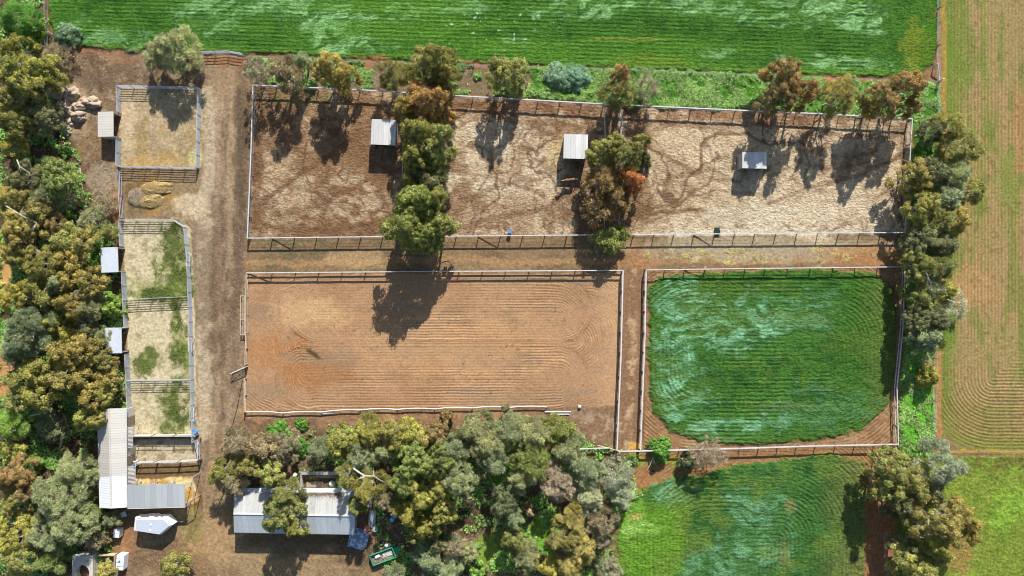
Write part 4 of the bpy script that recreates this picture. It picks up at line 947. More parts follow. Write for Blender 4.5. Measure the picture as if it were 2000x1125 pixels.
fence('shaded fence down the right side of the crop paddock', [(1768, 521), (1764, 640), (1752, 760), (1755, 868)], 1.3, 3.1, [(1.25, .13), (.6, .08)], M_rail)
fence('fence along the bottom of the crop paddock meeting the lane corner', [(1208, 882), (1252, 881), (1450, 876), (1600, 871), (1755, 868)], 1.3, 3.1, [(1.25, .17)], M_rail, wires=(.35, .7))
fence('bleached timber fence on the left side of the riding arena above the gate', [(481, 533), (480, 580), (480, 650), (478, 712)], 1.1, 2.9, [(1.05, .12), (.55, .10)], M_tan, M_tan)
fence('bleached timber fence on the left side of the riding arena below the gate', [(477, 740), (477, 805)], 1.1, 2.8, [(1.05, .14), (.55, .10)], M_tan, M_tan)
fence('low white pipe rail sagging between stakes along the bottom of the arena', [(478, 805), (552, 807), (628, 805), (703, 801), (776, 800), (849, 799), (923, 797), (1068, 795)], .6, 5.9, [(.56, .17)], M_white, pw=.14, sagp=.16)
fence('thin wire fence between the north crop and the weedy verge', [(400, 105), (700, 117), (1000, 128), (1180, 133), (1440, 143), (1660, 152), (1838, 158)], 1.2, 6.0, [], M_rail, pw=.08, wires=(.3, .6, .9, 1.15), group='wire fences')
fence('thin wire fence running down beside the stubble field', [(1838, -60), (1838, 158), (1836, 330), (1834, 560), (1832, 700), (1828, 868)], 1.2, 6.0, [], M_rail, pw=.09, wires=(.3, .6, .9, 1.15), group='wire fences')
fence('short white fence piece closing the bottom of the weedy strip', [(1797, 870), (1830, 867)], 1.2, 2.6, [(1.15, .12)], M_white, M_white, pw=.1)
fence('wire fence running right along the top of the grass field', [(1830, 884), (1920, 883), (2040, 882), (2120, 882)], 1.1, 7.0, [], M_rail, pw=.08, wires=(.5, 1.0), group='wire fences')
fence('thin wire fence at the upper left beside the crop corner', [(84, -60), (85, 40), (87, 92)], 1.2, 4.0, [], M_rail, pw=.09, wires=(.3, .6, .9, 1.15), group='wire fences')
fence('thin wire fence at the lower right between bare strip and clump', [(1732, 1040), (1736, 1130), (1738, 1180)], 1.2, 4.5, [], M_rail, pw=.09, wires=(.4, .8, 1.1), group='wire fences')
fence('single railed stub of fence left of the lane corner', [(1130, 877), (1190, 875)], .9, 2.4, [(.85, .16)], M_rail)
fence('short fence linking the square panel yard and the long panel yards', [(230, 333), (231, 380), (234, 424)], 1.4, 2.6, [(1.35, .07), (.95, .06), (.5, .06)], M_galv, M_galv, pw=.08, group='steel panel fences')

def panel_fence(label, px, h=1.45, sp=2.15, n=6):
    base = [P(x, y) for x, y in px]
    o = base[0]
    root = thing('panel_fence', label, 'fence', (o[0], o[1], 0), 0, 'steel panel fences')
    st = polywalk([(x - o[0], y - o[1]) for x, y in base], sp)
    for a, b in zip(st[:-1], st[1:]):
        mb = MB()
        ang = math.atan2(b[1] - a[1], b[0] - a[0]); ux, uy = math.cos(ang) * .05, math.sin(ang) * .05
        a2 = (a[0] + ux, a[1] + uy); b2 = (b[0] - ux, b[1] - uy)
        for i in range(n):
            z = .22 + (h - .25) * i / (n - 1)
            mb.bar((*a2, z), (*b2, z), .05 if i < n - 1 else .07, .06)
        for q in (a2, b2): mb.bar((*q, 0), (*q, h), .06)
        mb.build('panel', M_galv, root)
    return root
panel_fence('steel panel fence along the top of the small square yard', [(237, 172), (393, 175)])
panel_fence('steel panel fence on the lane side of the small square yard', [(394, 176), (390, 330)])
panel_fence('steel panel fence along the bottom of the small square yard', [(389, 331), (236, 327)])
panel_fence('short steel panel fence above the shelter of the small square yard', [(237, 173), (238, 222)], sp=1.95)
panel_fence('short steel panel fence below the shelter of the small square yard', [(237, 274), (236, 326)], sp=2.05)
panel_fence('steel panel fence along the top of the long yards with the grassy patch', [(241, 431), (345, 431), (367, 445)])
panel_fence('curved steel panel fence along the lane side of the long yards', [(367, 446), (373, 512), (376, 600), (380, 740), (383, 862)])
panel_fence('steel panel fence left of the upper long yard above its shelter', [(241, 432), (244, 482)], sp=1.95)
panel_fence('steel panel fence between the first and second long yard shelters', [(247, 531), (252, 640)])
panel_fence('steel panel fence between the second shelter and the stable', [(253, 690), (258, 796)])
panel_fence('steel panel divider between the upper and middle long yards', [(248, 585), (375, 579)])
panel_fence('steel panel divider between the middle and lower long yards', [(254, 742), (380, 740)])
panel_fence('steel panel gate fence at the north end of the lane', [(396, 106), (450, 104), (478, 109)], h=1.2, n=4)

def loop_frame(px, py, w, d, h, label, group):
    x, y = P(px, py)
    root = thing('hay_feeder', label, 'feeder', (x, y, 0), 0, group)
    mb = MB()
    c = [(0, 0), (w, 0), (w, d), (0, d)]
    for i in range(4): mb.bar((*c[i], h), (*c[(i + 1) % 4], h), .055)
    mb.build('rim', M_white, root)
    m2 = MB()
    for q in c: m2.bar((*q, 0), (*q, h - .03), .045)
    m2.build('legs', M_galv, root)
    m3 = MB()
    for i in range(5): m3.bar((w * .5, d * (i + .5) / 5, .5), (w * (.1 + .8 * (i % 2)), d * (i + .5) / 5, h - .05), .025)
    m3.build('rack', M_galv, root)
for (px, py, w) in ((370, 519, 'upper'), (374, 685, 'middle'), (377, 819, 'lower')):
    loop_frame(px, py, .55, 1.95, 1.0, 'white framed hay feeder on the lane side fence of the %s long yard' % w, 'hay feeders on the panel fence')

# gates and strainers
def gate(label, a, b, h, mat, n=5, at=None):
    p, q = P(*a, h * .9), P(*b, h * .9)
    root = thing('gate', label, 'gate', (p[0], p[1], 0), math.atan2(q[1] - p[1], q[0] - p[0]))
    L = math.hypot(q[0] - p[0], q[1] - p[1])
    mb = MB()
    for z in (.2, h): mb.tube([(0.05, 0, z), (L, 0, z)], .05, 6)
    for x in (.05, L): mb.tube([(x, 0, .2), (x, 0, h)], .05, 6)
    mb.build('frame', mat, root)
    m2 = MB()
    for i in range(1, n): m2.tube([(.08, 0, .2 + (h - .2) * i / n), (L - .03, 0, .2 + (h - .2) * i / n)], .025, 5)
    m2.bar((.1, .03, .25), (L - .1, .03, h - .05), .04)
    m2.build('bars', mat, root)
    MB().box((-.06, 0, h / 2 - .05), (.14, .14, h + .3)).build('hinge_post', M_tan, root)
gate('white gate standing open into the lane at the left arena fence', (479, 717), (450, 730), 1.1, M_white)
gate('narrow metal gate at the lower right end of the long panel yards', (381, 862), (386, 890), 1.2, M_galv)
def strainer(label, a, b, h, mat):
    p, q = P(*a, h * .5), P(*b, h * .9)
    root = thing('strainer_post', label, 'fence post', (p[0], p[1], 0), 0, 'white strainer posts')
    MB().tube([(0, 0, -.2), (0, 0, h + .1)], .11, 8).build('post', mat, root)
    MB().tube([(0, .05, .15), (q[0] - p[0], q[1] - p[1], h * .95)], .10, 8).build('brace', mat, root)
    MB().box((q[0] - p[0], q[1] - p[1], h * .47), (.13, .13, h * .94)).build('brace_post', mat, root)
strainer('white strainer post and stay at the corner of the stubble field', (1838, 156), (1831, 125), 1.2, M_white)
strainer('white strainer post and stay by the saltbush at the upper left', (87, 92), (94, 62), 1.2, M_white)
def pole(name, label, cat, pts, r, mat, group=None, n=8):
    p0 = P(*pts[0][:2])
    root = thing(name, label, cat, (p0[0], p0[1], 0), 0, group)
    loc = [(P(x, y)[0] - p0[0], P(x, y)[1] - p0[1], z) for x, y, z in pts]
    MB().tube(loc, r, n).build('pole', mat, root, smooth=False)
    e = MB()
    for q in (0, -1): e.lathe([(r * 1.05, -.04), (r * 1.05, .04)], loc[q], 8)
    e.build('end_cap', M_galv, root)
pole('loose_pole', 'upper of two loose pale poles lying at the arena corner', 'pole', [(1065, 804, .12), (1114, 804, .12)], .12, M_white, 'loose poles at the arena corner')
pole('loose_pole', 'lower shorter loose pole lying at the arena corner', 'pole', [(1076, 809, .11), (1111, 809, .11)], .11, M_rail, 'loose poles at the arena corner')
pole('loose_pole', 'slanting pale stay pole leaning at the lane corner', 'pole', [(1167, 869, .4), (1209, 878, 1.1)], .09, M_tan)
pole('plank', 'pale plank lying in the scrub beside the bright olive round tree', 'plank', [(157, 330, .15), (161, 368, .15)], .15, M_tan, None, 4)
pole('pipe', 'long thin black pipe slanting along the lane below the arena gate', 'pipe', [(474, 742, .05), (463, 800, .05), (452, 838, .05)], .06, plain('black_poly', (.02, .02, .02), .6), None)
pole('loose_pole', 'short pole lying under the sagging white rail', 'pole', [(630, 809, .1), (655, 808, .1)], .10, M_rail)

# bench / trough frame beside the arena fence
def rail_rack(label, px0, py0, px1, py1):
    x0, y0 = P(px0, py1); x1, y1 = P(px1, py0)
    root = thing('rail_rack', label, 'rack', (x0, y0, 0))
    w, d = x1 - x0, y1 - y0
    MB().bar((.05, 0, .75), (.05, d, .75), .09).build('rail', M_tan, root)
    MB().bar((w * .5, 0, .55), (w * .5, d, .55), .10).build('rail', M_tan, root)
    MB().bar((w - .05, 0, .75), (w - .05, d, .75), .09).build('rail', M_tan, root)
    for y in (.06, d * .4, d - .06):
        mb = MB(); mb.box((w / 2, y, .66), (w + .1, .12, .06))
        for x in (.05, w - .05): mb.bar((x, y, 0), (x, y, .64), .08)
        mb.build('trestle', M_tan, root)
rail_rack('bleached timber rail rack along the left arena fence', 473, 577, 482, 654)

# ------------------------------------------------------------------ shelters
M_cream = roof_mat('cream_roof', (.52, .49, .43), 1, .9, (.34, .31, .26), .05, .6, 0, .35)
M_palebl = plain('pale_blue_roof', (.50, .54, .60), .45, .08, 1.5, stain=(.30, .33, .40))
M_zinc = roof_mat('zinc_roof', (.54, .54, .52), 0, .76, (.30, .29, .27), .16, .45, .1, .5)
M_zinc2 = roof_mat('grey_roof', (.40, .42, .42), 0, .86, (.27, .28, .28), .09, .5, .1, .3)
M_wallm = plain('wall_sheet', (.40, .40, .38), .6, .12, 1.5)
M_inside = plain('rusty_frame', (.16, .12, .10), .8, .3)

def slab(mb, q, th=.05):
    """thick sheet from four upper corners"""
    up = [Vector(v) for v in q]
    n = (up[1] - up[0]).cross(up[3] - up[0]).normalized()
    if n.z < 0: n = -n
    dn = [v - n * th for v in up]
    return mb.add(up + dn, [(0, 1, 2, 3), (7, 6, 5, 4), (0, 4, 5, 1), (1, 5, 6, 2), (2, 6, 7, 3), (3, 7, 4, 0)])

def shelter(label, x0, y0, x1, y1, hn, hs, open_side, mat, skew=0.0, group='horse shelters'):
    hm = (hn + hs) / 2
    a = P(x0, y1, hm); b = P(x1, y0, hm)
    cx, cy = (a[0] + b[0]) / 2, (a[1] + b[1]) / 2
    w, d = b[0] - a[0], b[1] - a[1]
    root = thing('horse_shelter', label, 'shelter', (cx, cy, 0), skew, group)
    hx, hy = w / 2, d / 2
    def hz(x, y):
        if open_side == 'E': return hs + (hn - hs) * (x + hx) / w
        return hs + (hn - hs) * (y + hy) / d
    mb = MB()
    slab(mb, [(-hx, -hy, hz(-hx, -hy)), (hx, -hy, hz(hx, -hy)), (hx, hy, hz(hx, hy)), (-hx, hy, hz(-hx, hy))], .06)
    mb.build('roof', mat, root)
    ix, iy = hx - .12, hy - .12
    cs = {'W': ((-ix, -iy), (-ix, iy)), 'E': ((ix, -iy), (ix, iy)), 'N': ((-ix, iy), (ix, iy)), 'S': ((-ix, -iy), (ix, -iy))}
    for k, (p, q) in cs.items():
        if k == open_side: continue
        m = MB(); t = .035
        nx, ny = (t, 0) if k in 'WE' else (0, t)
        z1, z2 = hz(*p) - .09, hz(*q) - .09
        m.prism([(p[0] - nx, p[1] - ny), (q[0] - nx * (1 if k in 'WE' else 1), q[1] - ny), (q[0] + nx, q[1] + ny), (p[0] + nx, p[1] + ny)][::(1 if k in 'NS' else -1)], -.1, [z1, z2, z2, z1] if k in 'NS' else [z1, z2, z2, z1])
        m.build('wall', M_wallm, root)
    for sx in (-1, 1):
        for sy in (-1, 1):
            x, y = sx * (ix - .12), sy * (iy - .12)
            MB().box((x, y, (hz(x, y) - .12) / 2), (.1, .1, hz(x, y) - .12)).build('post', M_inside, root)
    m = MB()
    if open_side == 'E': m.bar((hx - .02, -hy, hz(hx, 0) - .09), (hx - .02, hy, hz(hx, 0) - .09), .05, .12)
    else: m.bar((-hx, (-1 if open_side == 'S' else 1) * (hy - .02), hz(0, -hy if open_side == 'S' else hy) - .09), (hx, (-1 if open_side == 'S' else 1) * (hy - .02), hz(0, -hy if open_side == 'S' else hy) - .09), .05, .12)
    m.build('fascia', M_rail, root)
    return root
shelter('cream roofed horse shelter on the left of the small square yard', 190, 218, 222, 267, 2.45, 2.2, 'E', M_cream)
shelter('pale blue roofed horse shelter beside the upper long yard', 196, 483, 231, 532, 2.45, 2.2, 'E', M_palebl, .03)
shelter('pale blue roofed horse shelter under the thin grey tree', 205, 640, 238, 690, 2.45, 2.2, 'E', M_palebl, .02)
shelter('zinc roofed horse shelter in the westernmost yard beside the dense tree row', 725, 233, 773, 283, 2.6, 2.75, 'S', M_zinc, -.04)
shelter('zinc roofed horse shelter in the middle yard above the horse', 1101, 262, 1148, 310, 2.6, 2.75, 'S', M_zinc, -.03)
shelter('smaller zinc roofed horse shelter in the long eastern yard', 1450, 297, 1497, 329, 2.5, 2.65, 'S', M_zinc, -.02)

# ------------------------------------------------------------------ stable and open shed
def atp(px, py, h, o=(0, 0)):
    x, y = P(px, py, h); return (x - o[0], y - o[1], h)
so = P(218, 895)
stable = thing('stable', 'long cream roofed stable with a bright white lower end', 'stable', (so[0], so[1], 0))
EV, RG = 2.7, 3.5
def between(a, b, t): return tuple(a[i] + (b[i] - a[i]) * t for i in range(3))
nwc, swc = atp(190, 804, EV, so), atp(194.5, 992, EV, so)
nec, sec = atp(246.5, 797, EV, so), atp(247, 991, EV, so)
nr, sr = atp(213, 798, RG, so), atp(218, 993, RG, so)
M_crm2 = roof_mat('old_cream_roof', (.50, .48, .43), 1, .76, (.34, .32, .28), .05, .6, 0, .25)
M_crm3 = roof_mat('west_cream_roof', (.46, .43, .38), 1, .76, (.31, .28, .24), .06, .6, 0, .5)
M_new = roof_mat('new_white_roof', (.70, .71, .72), 1, .76, (.58, .59, .60), .02, .45, 0, .15)
t = .68
for (e0, e1, mt) in ((nwc, swc, M_crm3), (nec, sec, M_crm2)):
    m1 = MB(); slab(m1, [e0, nr, between(nr, sr, t), between(e0, e1, t)], .05); m1.build('roof', mt, stable, label='older cream roof sheeting')
    m2 = MB(); slab(m2, [between(e0, e1, t), between(nr, sr, t), sr, e1], .05); m2.build('roof', M_new, stable, label='newer white roof sheeting')
rc_ = MB().bar((nr[0], nr[1], nr[2] + .05), (sr[0], sr[1], sr[2] + .05), .22, .05); rc_.build('ridge_cap', M_cream, stable)
wb = [(nwc[0] + .2, nwc[1] - .25), (swc[0] + .2, swc[1] + .25), (sec[0] - .2, sec[1] + .25), (nec[0] - .2, nec[1] - .25)]
MB().prism(wb, -.1, EV - .12).build('wall', plain('stable_wall', (.45, .42, .37), .8, .12, 1.2), stable)
for (e, r_, n_, s_) in ((nwc, nr, nec, 1), (swc, sr, sec, -1)):
    g = MB(); yy = -.28 * s_
    g.add([(e[0] + .2, e[1] + yy, EV - .12), (n_[0] - .2, n_[1] + yy, EV - .12), (r_[0], r_[1] + yy, RG - .1), (e[0] + .2, e[1] + yy - .06 * s_, EV - .12), (n_[0] - .2, n_[1] + yy - .06 * s_, EV - .12), (r_[0], r_[1] + yy - .06 * s_, RG - .1)],
          [(0, 1, 2), (5, 4, 3), (0, 3, 4, 1), (1, 4, 5, 2), (2, 5, 3, 0)])
    g.build('gable', plain('gable_sheet', (.6, .6, .58), .6, .1), stable)
gt = MB()
for (a, b) in ((nwc, swc), (nec, sec)): gt.bar((a[0], a[1], EV - .1), (b[0], b[1], EV - .1), .12, .1)
gt.build('gutter', M_rail, stable)
for k in range(4):
    y = nec[1] - 2.2 - k * 3.0
    d_ = MB().box((wb[2][0] + .03, y, 1.1), (.05, 1.3, 2.1)); dr = d_.build('stall_door', M_post, stable)
    MB().box((wb[2][0] + .075, y + .45, 1.1), (.04, .06, .18)).build('handle', M_galv, dr)
def lattice(label, px0, py0, px1, py1, h):
    a, b = P(px0, py1, h), P(px1, py0, h)
    root = thing('slatted_awning', label, 'awning', (a[0], a[1], 0), 0, 'slatted awnings at the stable')
    w, d = b[0] - a[0], b[1] - a[1]
    m = MB(); n = int(d / .2)
    for i in range(n): m.box((w / 2, (i + .5) * d / n, h - .1), (w, .09, .03), m=Matrix.Rotation(.25, 3, 'Y'))
    m.build('slats', M_rail, root)
    f = MB()
    for y in (0.0, d): f.bar((w - .05, y, 0), (w - .05, y, h - .25), .08)
    f.bar((w - .05, 0, h - .27), (w - .05, d, h - .27), .07); f.bar((.05, 0, h - .0), (.05, d, h - .0), .06)
    f.build('frame', M_galv, root)
lattice('slatted awning on the stable wall beside the lower long yard', 249, 834, 258, 875, 2.2)
lattice('slatted awning on the stable wall above the open shed', 249, 911, 263, 947, 2.2)

oo = P(300, 970)
ow = thing('open_shed', 'open sided shed with a grey corrugated roof joining the stable', 'shed', (oo[0], oo[1], 0))
H1, H2 = 2.75, 2.5
r1 = MB(); slab(r1, [atp(248.5, 948, H1, oo), atp(361, 945, H1, oo), atp(362, 990, H2, oo), atp(248.5, 993, H2, oo)], .05); r1.build('roof', M_zinc2, ow)
g1 = MB().bar(tuple(np.array(atp(248.5, 993.5, H2, oo)) + np.array([0, 0, -.07])), tuple(np.array(atp(362, 990.5, H2, oo)) + np.array([0, 0, -.07])), .12, .1); g1.build('gutter', M_white, ow)
for x in (256, 290, 325, 359):
    for (y, h) in ((950, H1), (986, H2)):
        q = atp(x, y, h, oo); MB().box((q[0], q[1], (h - .08) / 2), (.09, .09, h - .08)).build('post', M_galv, ow)
fr = MB(); p1, p2, p3, p4 = atp(362, 945, H1, oo), atp(376, 932, H1, oo), atp(377, 975, H1 - .1, oo), atp(362, 989, H2, oo)
p1, p4 = (p1[0] + .08, p1[1], p1[2] - .1), (p4[0] + .08, p4[1], p4[2] - .1)
for a, b in ((p1, p2), (p2, p3), (p3, p4)): fr.bar(a, b, .08)
fr.build('frame', M_galv, ow)
for q in (p2, p3): MB().bar((q[0], q[1], 0), (q[0], q[1], q[2] - .05), .09).build('post', M_galv, ow)
for x in (302, 340):
    a = atp(x, 946, 2.5, oo); b = atp(x, 936, .1, oo); c_ = atp(x - 16, 946, 2.5, oo)
    MB().bar(a, b, .07).bar(b, c_, .06).build('stay', M_galv, ow)
# solid screen fence and lower rail fence of the small stable run
def screen(label, a, b, h):
    p, q = P(*a, h), P(*b, h)
    root = thing('screen_fence', label, 'fence', (p[0], p[1], 0), math.atan2(q[1] - p[1], q[0] - p[0]))
    L = math.hypot(q[0] - p[0], q[1] - p[1])
    MB().box((L / 2, 0, h / 2), (L, .06, h)).build('sheeting', plain('screen_sheet', (.55, .54, .52), .7, .12, 2.0), root)
    MB().box((L / 2, 0, h + .05), (L, .22, .06)).build('cap', M_white, root)
    for i in range(4):
        MB().box((L * i / 3, .1, h * .85), (.1, .1, h * 1.7)).build('post', M_post, root)
    for z in (1.35, 1.75): MB().bar((0, .1, z), (L, .1, z), .05).build('rail', M_post, root)
screen('pale solid screen fence with dark rails above along the small stable run', (255, 852), (383, 851), 1.05)
fence('dark two rail fence along the bottom of the small stable run', [(262, 905), (300, 904), (345, 903), (386, 900)], 1.5, 3.3, [(1.4, .10), (.8, .10), (.3, .06)], M_rail, M_post, pw=.2)
fence('grey rail fence on the lane side of the small stable run', [(385, 858), (386, 898)], 1.4, 3.2, [(1.35, .10), (.8, .08)], M_rail)

# ------------------------------------------------------------------ big shed
bo = P(575, 1005)
bs = thing('big_shed', 'large gabled shed with a white north slope and grey south slope', 'shed', (bo[0], bo[1], 0))
E2, R2 = 2.9, 3.9
a1, a2_ = atp(458, 962, E2, bo), atp(725, 962, E2, bo)
rA, rB, rC = atp(456, 1003, R2, bo), atp(694, 1007, R2, bo), atp(725, 1007, R2, bo)
c1, c2_ = atp(457, 1040, E2, bo), atp(692, 1044, E2, bo)
an = between(a1, a2_, (694 - 458) / 267.); 
M_bn = roof_mat('white_slope', (.38, .38, .36), 0, .85, (.24, .23, .21), .10, .5, 0, .7)
M_bs = roof_mat('grey_slope', (.47, .50, .51), 0, .85, (.34, .36, .37), .10, .5, .05, .5)
M_bc = plain('concrete_sheet', (.52, .50, .47), .8, .12, 1.5, stain=(.33, .30, .27))
m = MB(); slab(m, [rA, rB, an, a1], .05); m.build('roof', M_bn, bs, label='whitish north slope of the roof')
m = MB(); slab(m, [c1, c2_, rB, rA], .05); m.build('roof', M_bs, bs, label='grey south slope of the roof')
e_ = .15
m = MB(); slab(m, [(rB[0] + .03, rB[1] + 1.2, R2 - .45), (rC[0], rC[1] + 1.2, R2 - .45), (a2_[0], a2_[1], E2 - .05), (an[0] + .03, an[1], E2 - .05)], .05); m.build('annex_roof', M_bc, bs)
m = MB().bar((rA[0], rA[1], R2 + .03), (rB[0], rB[1], R2 + .03), .26, .05); m.build('ridge_cap', M_white, bs)
m = MB(); slab(m, [atp(458, 953, 2.55, bo), atp(700, 953, 2.55, bo), (an[0], an[1] + .05, E2 - .12), (a1[0], a1[1] + .05, E2 - .12)], .04); m.build('eave_sheet', M_palebl, bs)
wb = [(a1[0] + .2, a1[1] - .3), (c1[0] + .2, c1[1] + .25), (c2_[0] - .2, c2_[1] + .25), (an[0] - .2, an[1] - .3)]
MB().prism(wb, -.1, E2 - .14).build('wall', plain('shed_wall', (.33, .33, .32), .7, .15, 1.0), bs)
for (n_, r_, s_, sg) in ((a1, rA, c1, 1), (an, rB, c2_, -1)):
    g = MB(); x_ = .22 * sg
    g.add([(n_[0] + x_, n_[1] - .3, E2 - .14), (s_[0] + x_, s_[1] + .25, E2 - .14), (r_[0] + x_, r_[1], R2 - .12), (n_[0] + x_ + .05 * sg, n_[1] - .3, E2 - .14), (s_[0] + x_ + .05 * sg, s_[1] + .25, E2 - .14), (r_[0] + x_ + .05 * sg, r_[1], R2 - .12)],
          [(0, 1, 2), (5, 4, 3), (0, 3, 4, 1), (1, 4, 5, 2), (2, 5, 3, 0)])
    g.build('gable', M_wallm, bs)
m = MB().bar((c1[0], c1[1], E2 - .1), (c2_[0], c2_[1], E2 - .1), .14, .11); m.build('gutter', M_rail, bs)
for k in range(3):
    x = c1[0] + 3.6 + k * 5.4
    dr = MB().box((x, wb[1][1] - .04, 1.2), (3.0, .05, 2.4)).build('roller_door', M_rail, bs)
    MB().box((x, wb[1][1] - .09, .9), (.3, .04, .08)).build('handle', M_galv, dr)
x0, x1 = rB[0] + .3, a2_[0] - .2
for x in (x0 + .2, x1):
    for y in (a2_[1] - .3, rC[1] + 1.4): MB().box((x, y, 1.3), (.12, .12, 2.6)).build('annex_post', M_post, bs)

r_ = np.random.RandomState(77); n = 2600
tt_ = np.clip(r_.rand(n), .02, .98) * .62 + .30; ss_ = np.abs(r_.normal(size=n)) * .12 + .01
na, nb, ra, rb = (np.array(q) for q in (a1, an, rA, rB))
p_ = (na + (nb - na) * tt_[:, None]) * (1 - ss_[:, None]) + (ra + (rb - ra) * tt_[:, None]) * ss_[:, None]; p_[:, 2] += .03
part('leaf_litter', np_mesh('leaf_litter', leaf_quads(p_, unit(r_.normal(size=(n, 3)) * .3 + np.array([0, -.2, 1])), .06 + .08 * r_.rand(n), np.full(n, .03), r_), np.arange(4 * n).reshape(-1, 4), plain('roof_litter', (.20, .15, .09), .9, .4)), bs)
# timber pen with pallets north of the shed
po = P(592, 953)
pen = thing('timber_pen', 'dark timber pen holding pallets at the back of the big shed', 'pen', (po[0], po[1], 0))
W_, D_ = 7.6, 2.5
for (c_, d_, nm2) in (((W_ / 2, D_, .55), (W_, .12, 1.1), 'side'), ((0, D_ / 2, .55), (.12, D_ - .14, 1.1), 'side'), ((W_, D_ / 2, .55), (.12, D_ - .14, 1.1), 'side')):
    MB().box(c_, d_).build(nm2, M_rail, pen)
MB().box((W_ / 2, D_ + .1, 1.15), (W_, .5, .05), m=Matrix.Rotation(.15, 3, 'X')).build('lid', M_zinc2, pen)
MB().box((W_ / 2, D_ / 2, .03), (W_ - .2, D_ - .2, .06)).build('base', plain('dark_boards', (.07, .06, .05), .9, .3), pen)
def pallet(label, x, y, z, w, d, rz, grp='pallets in the timber pen'):
    root = thing('pallet', label, 'pallet', (x, y, z), rz, grp)
    m = MB()
    for i in range(6): m.box((0, -d / 2 + (i + .5) * d / 6, .13), (w, d / 6 * .7, .025))
    m.build('top_boards', M_tan, root)
    m = MB()
    for i in (-1, 0, 1): m.box((i * (w / 2 - .06), 0, .06), (.1, d, .11))
    m.build('bearers', M_post, root)
pallet('long pale pallet at the left inside the timber pen', po[0] + 1.9, po[1] + .6, .08, 2.6, .9, .02)
pallet('narrow pallet at the back of the timber pen', po[0] + 3.0, po[1] + 1.9, .08, 4.4, .5, -.05)
pallet('small pallet at the right of the timber pen', po[0] + 6.2, po[1] + .7, .08, 1.2, 1.0, .1)
sb = MB(); sb.lathe([(.0, 0), (.42, .02), (.5, .3), (.4, .6), (.12, .72), (.0, .73)], n=14)
tg = thing('feed_sack', 'whitish sack standing in the timber pen', 'sack', (po[0] + 4.6, po[1] + .75, .07)); sb.build('sack', M_white, tg, smooth=True); MB().tube([(0, 0, .68), (.05, 0, .85)], [.12, .08], 7).build('neck', M_white, tg)

# ------------------------------------------------------------------ horse trailer (float)
ho = P(297, 1028, 2.3)
fl = thing('horse_trailer', 'white horse float with a pointed front parked below the open shed', 'trailer', (ho[0], ho[1], 0))
top = [atp(x, y, 2.3, ho)[:2] for x, y in ((261.4, 1012), (258.5, 1037), (313, 1045.5), (336, 1026), (322, 1011.5))]
cx_ = sum(p[0] for p in top) / 5; cy_ = sum(p[1] for p in top) / 5
def inset(poly, k): return [(cx_ + (p[0] - cx_) * k, cy_ + (p[1] - cy_) * k) for p in poly]
M_float = plain('float_white', (.72, .74, .77), .35, .03, 1.0, spec=.5)
b_ = MB(); n = 5
rings = [(top, .45), (top, 1.95), (inset(top, .97), 2.12), (inset(top, .90), 2.3)]
vs = [(x, y, z) for ring, z in rings for x, y in ring]
fs = [tuple(range(n - 1, -1, -1)), tuple(3 * n + i for i in range(n))] + [(k * n + i, k * n + (i + 1) % n, (k + 1) * n + (i + 1) % n, (k + 1) * n + i) for k in range(3) for i in range(n)]
b_.add(vs, fs); b_.build('body', M_float, fl)
rt = MB().prism([(p[0], p[1] - .06) for p in inset(top, .86)], 2.296, 2.33); rt.build('roof_panel', plain('float_roof', (.42, .46, .53), .4, .06, .8), fl)
M_glass = plain('dark_glass', (.015, .018, .02), .15, .2, spec=.6)
A_, E_ = Vector((*top[0], 0)), Vector((*top[4], 0)); du = (E_ - A_).normalized(); nu = Vector((-du.y, du.x, 0)); ang = math.atan2(du.y, du.x)
for tt in (.22, .36, .66, .84):
    c_ = A_ + (E_ - A_) * tt + nu * .012
    w_ = .62 if tt != .84 else .4
    f_ = MB().box((c_.x, c_.y, 1.62), (w_ + .1, .03, .5), rz=ang).build('window', M_rail, fl)
    c2 = c_ + nu * .012
    MB().box((c2.x, c2.y, 1.62), (w_, .03, .4), rz=ang).build('pane', M_glass, f_)
for tt in (.16, .30, .60, .82):
    c_ = A_ + (E_ - A_) * tt - nu * .16
    MB().box((c_.x, c_.y, 2.17), (.66 if tt < .8 else .4, .22, .16), rz=ang).build('roof_hatch', M_glass, fl, bevel=.02)
for (x, y) in ((294.5, 1025), (293, 1036)):
    q = atp(x, y, 2.33, ho); MB().box((q[0], q[1], 2.35), (.28, .36, .08), rz=ang).build('roof_vent', M_white, fl, bevel=.02)
q0 = atp(336, 1026, 2.3, ho)
MB().bar((q0[0] - .3, q0[1] - .02, .5), (q0[0] + .9, q0[1] - .1, .48), .1).build('drawbar', M_galv, fl)
MB().tube([(q0[0] + .65, q0[1] - .05, .05), (q0[0] + .65, q0[1] - .05, .75)], .04, 8).build('jockey_stand', M_galv, fl)
for sd_ in (0, 1):
    aa = Vector((*top[sd_ and 1], 0)); bb = Vector((*top[4 if not sd_ else 2], 0)); d2 = (bb - aa).normalized(); n2 = Vector((-d2.y, d2.x, 0)) * (1 if not sd_ else -1)
    for tt in (.42, .56):
        c_ = aa + (bb - aa) * tt - n2 * .08
        w = MB(); w.tube([tuple(c_ - n2 * .1 + Vector((0, 0, .36))), tuple(c_ + n2 * .14 + Vector((0, 0, .36)))], .36, 18); wh = w.build('wheel', plain('tyre_rubber', (.03, .03, .03), .8), fl)
        w2 = MB(); w2.tube([tuple(c_ + n2 * .13 + Vector((0, 0, .36))), tuple(c_ + n2 * .155 + Vector((0, 0, .36)))], .2, 14); w2.build('rim', M_white, wh)
    c_ = aa + (bb - aa) * .49 + n2 * .06
    MB().box((c_.x, c_.y, .78), (1.7, .3, .05), rz=math.atan2(d2.y, d2.x)).build('mudguard', M_white, fl)

